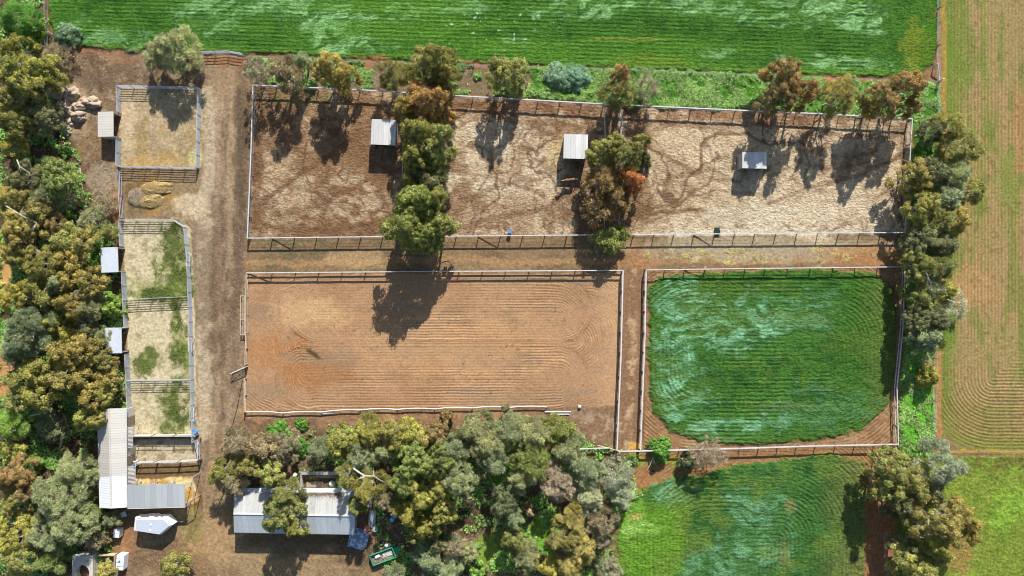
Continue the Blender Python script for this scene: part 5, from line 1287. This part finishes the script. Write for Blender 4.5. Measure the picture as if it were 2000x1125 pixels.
# ------------------------------------------------------------------ green trailer with junk
def rect_thing(name, label, cat, c, h): 
    x, y = P(*c, h); return thing(name, label, cat, (x, y, 0))
gt_ = rect_thing('box_trailer', 'green open trailer full of junk with its ramp lowered', 'trailer', (748, 1086), .6)
ga = math.radians(20.5); gt_.rotation_euler.z = ga
M_green = plain('green_paint', (.04, .26, .14), .5, .15, 2.0)
Lg, Wg = 3.7, 1.62
MB().box((0, 0, .45), (Lg, Wg, .08)).build('floor', M_post, gt_)
for (c_, d_) in (((0, Wg / 2, .72), (Lg, .09, .5)), ((0, -Wg / 2, .72), (Lg, .09, .5)), ((-Lg / 2, 0, .72), (.09, Wg - .1, .5)), ((Lg / 2, 0, .72), (.09, Wg - .1, .5))):
    MB().box(c_, d_).build('side', M_green, gt_, bevel=.02)
MB().box((Lg / 2 + .62, .12, .5), (1.05, .95, .06), m=Matrix.Rotation(.18, 3, 'Y')).build('ramp', M_green, gt_)
for sx in (-.35, .45):
    for sy in (-1, 1):
        w = MB(); w.tube([(sx, sy * (Wg / 2 - .02), .32), (sx, sy * (Wg / 2 + .2), .32)], .32, 16); wh = w.build('wheel', plain('black_tyre', (.025, .025, .025), .8), gt_)
def on_trailer(name, label, cat, lx, ly, z, rz=0):
    c_, s_ = math.cos(ga), math.sin(ga)
    return thing(name, label, cat, (gt_.location.x + lx * c_ - ly * s_, gt_.location.y + lx * s_ + ly * c_, z), ga + rz, 'junk in the green trailer')
j = on_trailer('board_stack', 'grey boards stacked in the green trailer near its ramp', 'boards', .75, .1, .5)
for k in range(4): MB().box((0, -.3 + k * .2, .06 + .03 * (k % 2)), (1.5, .17, .06), rz=.04 * (k - 1)).build('board', M_rail, j)
j = on_trailer('feed_drum', 'white drum lying in the green trailer', 'drum', -.75, .22, .72)
m = MB(); m.tube([(-.35, 0, 0), (.35, .05, 0)], .24, 14); m.build('barrel', M_white, j); m = MB(); m.tube([(-.375, 0, 0), (-.352, 0, 0)], .2, 14); m.build('lid', M_glass, j)
j = on_trailer('brush_pile', 'brown cut brush heaped in the green trailer', 'brush', -.5, -.35, .5)
r_ = np.random.RandomState(3); m = MB()
for k in range(60):
    a = r_.rand(3) * np.array([2.0, .7, .35]) - np.array([1.0, .35, 0]); d = r_.normal(size=3) * np.array([.25, .2, .1]); m.bar(tuple(a), tuple(a + d), .025)
m.build('twigs', M_tan, j)

# ------------------------------------------------------------------ small things
def tyre(label, px, py, R=.42, h=.28, stack=1):
    x, y = P(px, py); root = thing('tyre', label, 'tyre', (x, y, 0), 0)
    mb = MB(); pr = []
    for k in range(13):
        a = 2 * math.pi * k / 12; pr.append((R * .72 + R * .28 * math.cos(a), h / 2 + h / 2 * math.sin(a)))
    n = 24; vs = []; fs = []
    for r, z in pr[:-1]:
        for k in range(n): vs.append((r * math.cos(2 * math.pi * k / n), r * math.sin(2 * math.pi * k / n), z))
    for i in range(12):
        for k in range(n): fs.append((i * n + k, i * n + (k + 1) % n, ((i + 1) % 12) * n + (k + 1) % n, ((i + 1) % 12) * n + k))
    mb.add(vs, fs); mb.build('casing', plain('old_tyre', (.035, .033, .032), .85, .3), root, smooth=True)
    for q in range(3): MB().tube([((R * 1.0) * math.cos(t), (R * 1.0) * math.sin(t), h * (.3 + .2 * q)) for t in np.linspace(0, 6.283, 25)], .012, 4).build('tread', M_glass, root)
tyre('black tyre lying behind the green trailer', 746, 1061)
tyre('lone tyre on the bare corner of the south crop', 1273, 921, .36)
def tub(label, px, py, R, h, col, inner=None, name='tub', cat='tub', group=None):
    x, y = P(px, py, h); root = thing(name, label, cat, (x, y, 0), 0, group)
    m_ = plain(name + '_plastic', col, .45, .08, 2.0)
    mb = MB(); mb.lathe([(R * .8, 0), (R * .95, h * .7), (R, h), (R * .9, h), (R * .72, h * .3), (R * .05, h * .28)], n=18); mb.build('shell', m_, root, smooth=False)
    MB().lathe([(R * 1.06, h - .06), (R * 1.06, h - .01)], n=18).build('rim', m_, root)
    MB().lathe([(R * .80, h * .52), (R * .80, h * .55)], n=18).build('contents', plain(name + '_inside', inner or tuple(c * .5 for c in col), .3), root)
tub('blue topped drum standing at the middle yard south fence', 996, 452, .32, .9, (.10, .22, .45), (.4, .5, .6), 'drum', 'drum')
tub('orange tub under the second tree row at the fence', 1198, 452, .38, .5, (.72, .22, .06))
tub('small bluish tub beside the orange one', 1201, 460, .32, .45, (.30, .38, .48))
tub('bright blue tub at the lower right of the long panel yards', 380, 844, .30, .8, (.06, .30, .70))
tub('orange tub in the junk right of the big shed', 717, 1032, .45, .5, (.75, .22, .08))
tub('grey green bin beside the orange tub by the shed', 733, 1034, .42, .7, (.28, .34, .33))
tub('bright blue drum under the trees right of the shed', 769, 1008, .45, .9, (.08, .32, .62), None, 'drum', 'drum')
tub('pale blue tub beside the bright blue drum', 765, 1016, .3, .5, (.45, .62, .75))
def boxy(name, label, cat, c, size, h, rz, mat, lid=None, partn='box', group=None):
    x, y = P(*c, h); root = thing(name, label, cat, (x, y, 0), rz, group)
    MB().box((0, 0, h / 2), (size[0], size[1], h)).build(partn, mat, root, bevel=.03)
    return root
tr_ = boxy('trough', 'black square trough at the east yard south fence', 'trough', (1402, 450), (.8, .95), .5, 0, plain('black_plastic', (.03, .03, .03), .5))
MB().box((0, 0, .502), (.62, .76, .012)).build('water', plain('trough_water', (.02, .04, .03), .1, spec=.6), tr_)
MB().box((.32, .2, .54), (.1, .35, .08)).build('float_cover', M_galv, tr_)
wt = boxy('water_trough', 'white and blue water trough at the stable run corner', 'trough', (262, 905), (1.15, .62), .6, -.02, plain('trough_white', (.55, .68, .78), .4))
MB().box((-.1, 0, .606), (.6, .38, .012)).build('water', M_glass, wt)
mbk = boxy('mounting_block', 'small white mounting block at the bottom right of the arena', 'mounting block', (1132, 795), (.5, .45), .35, 0, M_rail)
MB().box((.05, .08, .46), (.3, .22, .22)).build('upper_step', M_white, mbk)
tk = boxy('water_cooler_box', 'small white box with two lids standing on the orange soil', 'box', (227, 1042), (.95, 1.35), 1.1, -.12, M_white)
for yy in (-.33, .33): MB().box((0, yy, 1.12), (.85, .58, .06)).build('lid', M_float, tk, bevel=.02)
MB().box((-.2, -.69, .6), (.3, .03, .4)).build('grille', M_glass, tk)
tb = thing('table', 'small tilted white table in the stable shade', 'table', (*P(241, 1005, .8), 0), .35)
MB().box((0, 0, .78), (.85, .8, .05)).build('top', plain('table_top', (.55, .55, .56), .6), tb)
for sx in (-.36, .36):
    for sy in (-.34, .34): MB().box((sx, sy, .375), (.05, .05, .75)).build('leg', M_galv, tb)
# concrete tank, timber pen and ribbed white tank at the bottom
tn = thing('concrete_tank', 'pale concrete tank with a rust brown hole at the bottom edge', 'tank', (*P(161, 1112, 1.6), 0))
w2_, d2_ = 3.2, 4.4
n = 20; hole = [(1.05 * math.cos(2 * math.pi * k / n) + .0, 1.25 * math.sin(2 * math.pi * k / n) - .6) for k in range(n)]
outer = []
for k in range(n):
    t = 2 * math.pi * k / n; c_, s_ = math.cos(t), math.sin(t); f = min((w2_ / 2) / max(abs(c_), 1e-6), (d2_ / 2) / max(abs(s_), 1e-6)); outer.append((c_ * f, s_ * f))
mb = MB(); vs = [(x, y, 1.6) for x, y in outer] + [(x, y, 1.6) for x, y in hole] + [(x, y, -.1) for x, y in outer] + [(x, y, .5) for x, y in hole]
fs = []
for k in range(n):
    q = (k + 1) % n; fs += [(k, q, n + q, n + k), (2 * n + k, 2 * n + q, q, k), (n + k, n + q, 3 * n + q, 3 * n + k)]
fs.append(tuple(3 * n + k for k in range(n))); mb.add(vs, fs)
mb.build('walls', plain('old_concrete', (.46, .44, .38), .9, .15, 1.2, stain=(.28, .26, .22)), tn)
MB().add([(x * .99, y * .99 - .006, .62) for x, y in hole], [tuple(range(n))]).build('rusty_bottom', plain('rust_water', (.13, .065, .03), .5, .3, 1.5), tn)
MB().box((-.2, d2_ / 2 - .25, 1.63), (1.6, .12, .05), rz=.2).build('cover_strip', M_galv, tn)
tp = thing('timber_crib', 'open timber framed soil crib between concrete tank and ribbed tank', 'crib', (*P(203, 1112, 1.2), 0))
for (c_, d_) in (((0, 2.05, 1.0), (3.1, .12, .12)), ((-1.5, 0, 1.0), (.12, 3.96, .12)), ((1.5, 0, 1.0), (.12, 3.96, .12))):
    MB().box(c_, d_).build('top_rail', M_tan, tp)
for (c_, d_) in (((0, 2.05, .45), (2.9, .06, .9)), ((1.5, 0, .45), (.06, 3.8, .9))):
    MB().box(c_, d_).build('side_board', M_tan, tp)
MB().box((0, 0, .1), (2.9, 3.9, .25)).build('soil_fill', plain('crib_soil', (.20, .14, .09), .95, .3, 2.0, bump=.05), tp)
rt_ = thing('ribbed_tank', 'white ribbed tank standing beside the timber crib', 'tank', (*P(233, 1100, 1.5), 0), -.08)
mb = MB(); mb.box((0, 0, .7), (1.15, 2.35, 1.4)); mb.build('body', M_float, rt_, bevel=.08)
for k in range(4): MB().box((0, -.88 + k * .585, 1.44), (1.0, .42, .12)).build('rib', M_float, rt_, bevel=.04)
MB().lathe([(.16, 0), (.16, .1)], (.0, .3, 1.49), 14).build('cap', M_green, rt_)
# tarp over a heap
tx, ty = P(700, 1054, .5)
tarp = thing('tarpaulin', 'crumpled blue and silver tarpaulin thrown over a heap by the shed', 'tarpaulin', (tx, ty, 0), -.25)
n = 44; gx_, gy_ = np.meshgrid(np.linspace(-1, 1, n), np.linspace(-1, 1, n))
def f1(x, y, s, k): return vnoise(x * s + 40, y * s + 40, k) - .5
zz = .75 * np.clip(1 - (gx_ ** 2 + gy_ ** 2) * .55, 0, 1) + .55 * f1(gx_, gy_, 2.2, 91) + .28 * np.abs(f1(gx_ + .4 * gy_, gy_, 5, 92)) + .16 * f1(gx_, gy_, 9, 93)
zz = np.clip(zz, .03, 2)
ox = gx_ * 1.5 * (1 + .12 * f1(gx_, gy_, 2, 94)); oy = gy_ * 1.55 * (1 + .2 * f1(gx_, gy_, 2, 95))
tq = NT('tarp_cloth'); co = tq.coord(); nn = tq.noise(co, 1.6, 3.0); cc = tq.mix(tq.mr(nn, .5, .6, 0, 1), (.17, .24, .38), (.55, .60, .68)); m_tarp = tq.done(cc, .35, tq.bump(tq.noise(co, 6, 3), .6, .08), spec=.5)
ii = np.arange(n * n).reshape(n, n); F = np.stack([ii[:-1, :-1], ii[:-1, 1:], ii[1:, 1:], ii[1:, :-1]], -1).reshape(-1, 4)
part('sheet', np_mesh('sheet', np.stack([ox, oy, zz], -1).reshape(-1, 3), F, m_tarp, True), tarp)
MB().tube([(x * 1.5, -1.5, .08) for x in np.linspace(-1, 1, 8)], .03, 5).build('hem_rope', M_white, tarp)
def sack(label, px, py, L, W, H, mat, rz=0):
    x, y = P(px, py); root = thing('sack', label, 'sack', (x, y, 0), rz)
    n = 18; u, v = np.meshgrid(np.linspace(0, 2 * math.pi, n), np.linspace(0, math.pi / 2, 9))
    rr = 1 + .25 * (vnoise(np.cos(u) * 2 + 30, np.sin(u) * 2 + v + 30, 17) - .5)
    V = np.stack([np.cos(u) * np.sin(v) * L * rr, np.sin(u) * np.sin(v) * W * rr, np.cos(v) * H * rr + 0 * u], -1)
    ii = np.arange(n * 9).reshape(9, n); F = np.stack([ii[:-1, :-1], ii[1:, :-1], ii[1:, 1:], ii[:-1, 1:]], -1).reshape(-1, 4)
    part('bag', np_mesh('bag', V.reshape(-1, 3), F, mat, True), root)
    MB().tube([(L * .9, 0, H * .4), (L * 1.25, .05, H * .5)], [.14, .2], 8).build('neck', mat, root)
sack('white sack lying beside the tyre and the green trailer', 757, 1065, .5, .38, .4, M_white, .2)
sack('white sack at the foot of the first tree row', 789, 349, .36, .45, .4, plain('sack_cloth', (.5, .55, .66), .7), .9)
# leaning corrugated sheet, slatted pallet, logs
cs = thing('corrugated_sheet', 'loose corrugated sheet leaning near the right end of the shed', 'metal sheet', (*P(727, 1013, .5), 0), -.12)
mb = MB(); n = 24
vs = []; fs = []
for k in range(n + 1):
    x = -.55 + 1.1 * k / n; z = .025 * math.sin(k * math.pi / 2)
    vs += [(x, -1.5, .25 + z), (x, 1.4, 1.0 + z), (x, -1.5, .235 + z), (x, 1.4, .985 + z)]
for k in range(n): a = 4 * k; fs += [(a, a + 4, a + 5, a + 1), (a + 2, a + 3, a + 7, a + 6)]
mb.add(vs, fs); mb.build('sheet', M_zinc2, cs)
mb = MB().box((0, 1.2, .45), (.9, .1, .9)); mb.build('prop', M_post, cs)
pallet('big slatted pallet in the hollow left of the stable', *P(142, 832, .2), 0.0, 2.3, 2.6, 1.57, None)
def log(label, pts, r0, r1, twigs, seed):
    p0 = P(*pts[0][:2]); root = thing('fallen_branch', label, 'branch', (p0[0], p0[1], 0), 0, 'pale fallen branches in the woods')
    loc = [(P(x, y, z)[0] - p0[0], P(x, y, z)[1] - p0[1], z) for x, y, z in pts]
    MB().tube(loc, [r0 + (r1 - r0) * i / (len(loc) - 1) for i in range(len(loc))], 7).build('limb', M_twig, root, smooth=True)
    r = np.random.RandomState(seed); m = MB()
    for k in range(twigs):
        a = np.array(loc[min(len(loc) - 1, len(loc) // 2 + r.randint(max(1, len(loc) - len(loc) // 2)))]); d = r.normal(size=3) * np.array([.6, .6, .25]); m.tube([tuple(a), tuple(a + d * .7 + np.array([0, 0, .1])), tuple(a + d * 1.4)], [r1 * .8, r1 * .5, .015], 5)
    if twigs: m.build('twigs', M_twig, root)
log('pale log lying upright of the slatted pallet in the hollow', [(118, 875, .2), (122, 850, .3), (126, 825, .5)], .2, .16, 2, 1)
log('long forked pale branch across the upper west wood', [(8, 400, 6.0), (40, 420, 5.4), (72, 436, 5.0)], .12, .10, 7, 2)
log('pale branch leaning out above the bright olive round tree', [(33, 312, 5.5), (38, 325, 5.5), (58, 338, 5.5)], .10, .06, 2, 3)
log('white fork of dead wood in the hollow below the ochre trees', [(60, 812, 3.5), (78, 808, 3.5), (80, 802, 3.6)], .12, .08, 6, 4)
log('thick pale leaning trunk at the back of the big shed', [(578, 925, 3.0), (566, 945, 4.0), (553, 962, 4.6)], .30, .16, 7, 5)
log('thick pale crooked limb above the timber pen', [(690, 915, 6.0), (712, 930, 6.6), (730, 930, 6.0)], .17, .10, 5, 6)
log('pale twisted limb in the second tree row above the dense olive tree', [(1200, 262, 2.5), (1214, 245, 3.5), (1216, 225, 3.5)], .12, .08, 3, 7)
log('brown fallen limb pointing at the tyre', [(1278, 905, .2), (1276, 893, .3)], .13, .08, 2, 8)
log('white spread of twigs by the rock pile', [(82, 165, 4), (92, 168, 4), (97, 162, 4)], .08, .05, 6, 9)
log('pale twigs sticking out over the stubble field from the bare silver tree', [(1850, 585, 4.5), (1865, 590, 4.5), (1880, 592, 4.5)], .08, .04, 6, 10)
log('pale forked limb in the belt level with the crop paddock top', [(1812, 555, 6), (1812, 540, 6.5), (1820, 560, 6)], .10, .06, 6, 11)

# rocks and heaps
def lump(name, label, cat, px, py, rx, ry, h, mat, seed, group=None, cap_label=None):
    x, y = P(px, py); root = thing(name, label, cat, (x, y, -.1), 0, group)
    n, m_ = 30, 14
    u, v = np.meshgrid(np.linspace(0, 2 * math.pi, n, endpoint=False), np.linspace(0.02, math.pi * .56, m_))
    cx__, cy__, cz__ = np.cos(u) * np.sin(v), np.sin(u) * np.sin(v), np.cos(v)
    k = 1 + .55 * (vnoise(cx__ * 1.8 + 30 + cz__, cy__ * 1.8 + 30, seed) - .5) + .35 * (vnoise(cx__ * 4 + 50, cy__ * 4 + cz__ * 3 + 50, seed + 1) - .5) + .16 * (vnoise(cx__ * 9 + 70, cy__ * 9 + cz__ * 6 + 70, seed + 2) - .5)
    V = np.stack([cx__ * rx * k, cy__ * ry * k, np.maximum(cz__ * h * k, -.1) + .05], -1).reshape(-1, 3)
    ii = np.arange(n * m_).reshape(m_, n); nx = np.roll(ii, -1, 1)
    F = np.stack([ii[:-1], ii[1:], nx[1:], nx[:-1]], -1).reshape(-1, 4)
    part('boulder' if name == 'rock' else 'mound', np_mesh(name, V, F, mat, name != 'rock'), root)
    return root
M_rock = plain('sandstone', (.37, .29, .21), .95, .25, 1.5, bump=.12, stain=(.20, .14, .095))
RK = [(118, 182, 1.5, 1.3, 1.3, 'upper left'), (142, 185, 1.3, 1.1, 1.0, 'upper middle'), (182, 202, 1.5, 1.0, 1.1, 'rightmost'), (157, 210, 1.0, .9, .9, 'middle right'), (158, 228, 1.1, .9, 1.1, 'lower right'), (136, 218, .9, 1.1, .8, 'middle'), (118, 220, 1.1, 1.8, .8, 'left'), (136, 240, .9, 1.0, .7, 'lower middle'), (132, 256, .8, .8, .7, 'lowest'), (132, 202, .9, .7, .7, 'small central'), (165, 195, .6, .5, .4, 'small upper right')]
for i, (x, y, a, b, h, w) in enumerate(RK):
    lump('rock', 'sandy boulder %s in the rock pile left of the square yard' % w, 'rock', x, y, a, b, h, M_rock, 200 + i * 5, 'boulders of the rock pile')
M_straw = plain('straw', (.36, .255, .11), .95, .4, 5.0, bump=.14, stain=(.15, .10, .05))
for i, (x, y, a, b, h, lb) in enumerate(((305, 368, 2.6, 1.0, .55, 'golden straw heap below the square yard, upper mound'), (292, 392, 2.3, 1.2, .5, 'golden straw heap below the square yard, lower mound'), (268, 385, 1.4, 1.5, .5, 'darker manure heap at the left of the straw heap'))):
    o = lump('straw_heap', lb, 'straw heap', x, y, a, b, h, M_straw if i < 2 else plain('manure', (.18, .13, .08), .95, .35, 4.0, bump=.08), 300 + i * 7, 'heaps below the square yard')
    r_ = np.random.RandomState(40 + i); n = 5000
    p = r_.normal(size=(n, 3)) * np.array([a * .58, b * .62, 0]); q = np.clip(1 - (p[:, 0] / a) ** 2 - (p[:, 1] / b) ** 2, 0, 1)
    p[:, 2] = h * np.sqrt(q) * .95 + .06
    V = leaf_quads(p, unit(r_.normal(size=(n, 3)) * .5 + np.array([0, 0, 1])), .12 + .1 * r_.rand(n), np.full(n, .016), r_)
    part('loose_straw', np_mesh('loose_straw', V, np.arange(4 * n).reshape(-1, 4), plain('straw_stalks', (.48, .35, .15), .9, .45, 6.0) if i < 2 else M_tan), o)

# ------------------------------------------------------------------ horse
hx_, hy_ = P(1114, 351, 1.45)
horse = thing('horse', 'brown horse standing in the shade of the middle shelter, facing left', 'horse', (hx_, hy_, 0), math.pi + .12)
SK = [((0, 0, 1.22), (.25, .27)), ((.35, 0, 1.20), (.29, .31)), ((.70, 0, 1.24), (.24, .30)), ((.95, .0, 1.42), (.14, .22)), ((1.22, .03, 1.66), (.10, .15)), ((1.40, .05, 1.78), (.10, .13)), ((1.62, .06, 1.62), (.075, .10)), ((1.80, .07, 1.46), (.06, .075)),
      ((-.35, 0, 1.22), (.27, .28)), ((-.68, 0, 1.26), (.25, .27)), ((-.88, 0, 1.20), (.13, .16))]
ED = [(0, 1), (1, 2), (2, 3), (3, 4), (4, 5), (5, 6), (6, 7), (0, 8), (8, 9), (9, 10)]
for sy, fx in ((.17, .06), (-.17, -.06)):          # fore legs
    b = len(SK); SK += [((.70 + fx, sy, .92), (.13, .13)), ((.72 + fx, sy, .55), (.062, .062)), ((.72 + fx, sy, .50), (.06, .06)), ((.73 + fx, sy, .14), (.045, .045)), ((.77 + fx, sy, .03), (.065, .065))]
    ED += [(2, b), (b, b + 1), (b + 1, b + 2), (b + 2, b + 3), (b + 3, b + 4)]
for sy, fx in ((.18, .0), (-.18, .10)):            # hind legs: stifle forward, hock back
    b = len(SK); SK += [((-.55 + fx, sy, .95), (.17, .15)), ((-.62 + fx, sy, .72), (.10, .09)), ((-.84 + fx, sy, .50), (.062, .058)), ((-.80 + fx, sy, .14), (.046, .046)), ((-.75 + fx, sy, .03), (.066, .066))]
    ED += [(9, b), (b, b + 1), (b + 1, b + 2), (b + 2, b + 3), (b + 3, b + 4)]
for sy in (.055, -.055):                            # ears
    b = len(SK); SK += [((1.40, .05 + sy, 1.90), (.035, .03)), ((1.41, .05 + sy * 1.3, 2.0), (.012, .012))]; ED += [(5, b), (b, b + 1)]
me = bpy.data.meshes.new('body'); me.from_pydata([p for p, r in SK], ED, [])
hb = part('body', me, horse)
M_horse = plain('bay_coat', (.16, .085, .045), .6, .2, 3.0)
me.materials.append(M_horse)
md = hb.modifiers.new('skin', 'SKIN')
for i, (p, r) in enumerate(SK): me.skin_vertices[0].data[i].radius = r
me.skin_vertices[0].data[0].use_root = True
ss = hb.modifiers.new('sub', 'SUBSURF'); ss.levels = 2; ss.render_levels = 2
M_mane = plain('mane_hair', (.42, .36, .28), .8, .2, 5.0)
m = MB()
mp = [(1.42, .05, 1.92), (1.22, .03, 1.83), (1.02, .0, 1.66), (.84, 0, 1.53), (.70, 0, 1.50)]
m.tube(mp, [.03, .06, .06, .05, .02], 6); m.build('mane', M_mane, horse, smooth=True)
m = MB().tube([(-.96, 0, 1.26), (-1.08, .0, 1.10), (-1.12, .02, .8), (-1.08, .03, .5)], [.05, .075, .08, .03], 7); m.build('tail', M_mane, horse, smooth=True)

# ------------------------------------------------------------------ undergrowth and litter
def scatter(name, label, cat, mask, n, L, W, col, up, zoff, seed, var=.4):
    r = np.random.RandomState(seed)
    pr = mask.ravel().astype(np.float64).copy(); pr[pr < .05] = 0
    cum = np.cumsum(pr); cum /= cum[-1]
    k = np.searchsorted(cum, r.rand(n))
    x = GX.ravel()[k] + (r.rand(n) - .5) * STEP; y = GY.ravel()[k] + (r.rand(n) - .5) * STEP
    z = Z.ravel()[k] + zoff * r.rand(n)
    nr = unit(r.normal(size=(n, 3)) * (1 - up) + np.array([0, 0, up]))
    V = leaf_quads(np.stack([x, y, z], 1), nr, L * (.6 + .8 * r.rand(n)), W * (.6 + .8 * r.rand(n)), r)
    A = np.repeat(np.stack([r.rand(n) * .6, r.rand(n), .5 + .5 * np.sin(x * .7) * np.cos(y * .8), np.ones(n)], 1), 4, 0)
    o = part(name, np_mesh(name, V, np.arange(4 * n).reshape(-1, 4), M_leaf, False, {'lv': ('FLOAT_COLOR', A)}), None)
    o.color = (*col, var)
    return tag(o, label, cat, None, 'stuff')
scatter('verge_weeds', 'leafy bright green weeds growing thickly on the verges', 'weeds', np.clip(np.maximum(vg, ve * 1.0), 0, 1) * sstep(wd, .42, .6), 52000, .20, .10, (.26, .42, .11), .75, .15, 11, .2)
scatter('wood_undergrowth', 'green undergrowth on the floor of the woods', 'undergrowth', np.clip(np.maximum(wl, ws * sstep(PX, 540, 720)), 0, 1) * sstep(wd, .42, .56), 70000, .20, .10, (.28, .48, .12), .75, .4, 12, .25)
scatter('dry_litter', 'dry bark, sticks and leaf litter strewn over the scrubby ground', 'litter', np.clip(np.maximum(np.maximum(nw, ws * .8), np.maximum(wl * .7, ve)), 0, 1) * sstep(W6, .38, .55), 42000, .22, .03, (.36, .28, .20), .8, .08, 13, .3)
scatter('yellow_weeds', 'small yellow flowering weeds scattered in the middle lane', 'weeds', blob(1480, 497, 210, 12, 0, 1.6, .2) * sstep(W6, .5, .6), 1500, .08, .04, (.55, .47, .20), .7, .1, 14, .2)
scatter('yard_grass', 'tufts of green grass growing in the long panel yards', 'grass', yb * np.maximum.reduce([blob(339, 500, 27, 74, 0, .7, .5), blob(345, 555, 26, 30, 0, .7, .5), blob(346, 655, 14, 60, 0, .7, .5), blob(346, 800, 26, 50, 0, .7, .5), blob(285, 705, 18, 22, 0, 1, .45), blob(310, 575, 60, 12, 0, 1, .45)]) * sstep(W6, .3, .55), 14000, .15, .03, (.22, .27, .08), .45, .10, 15, .5)
scatter('yard_litter', 'leaf litter and straw bits strewn over the forecourt and lanes', 'litter', np.clip(yd * (.3 + sstep(W3, .5, .65)) + lane * .35 * sstep(W6, .45, .6), 0, 1), 9000, .10, .03, (.34, .27, .19), .8, .03, 16, .3)
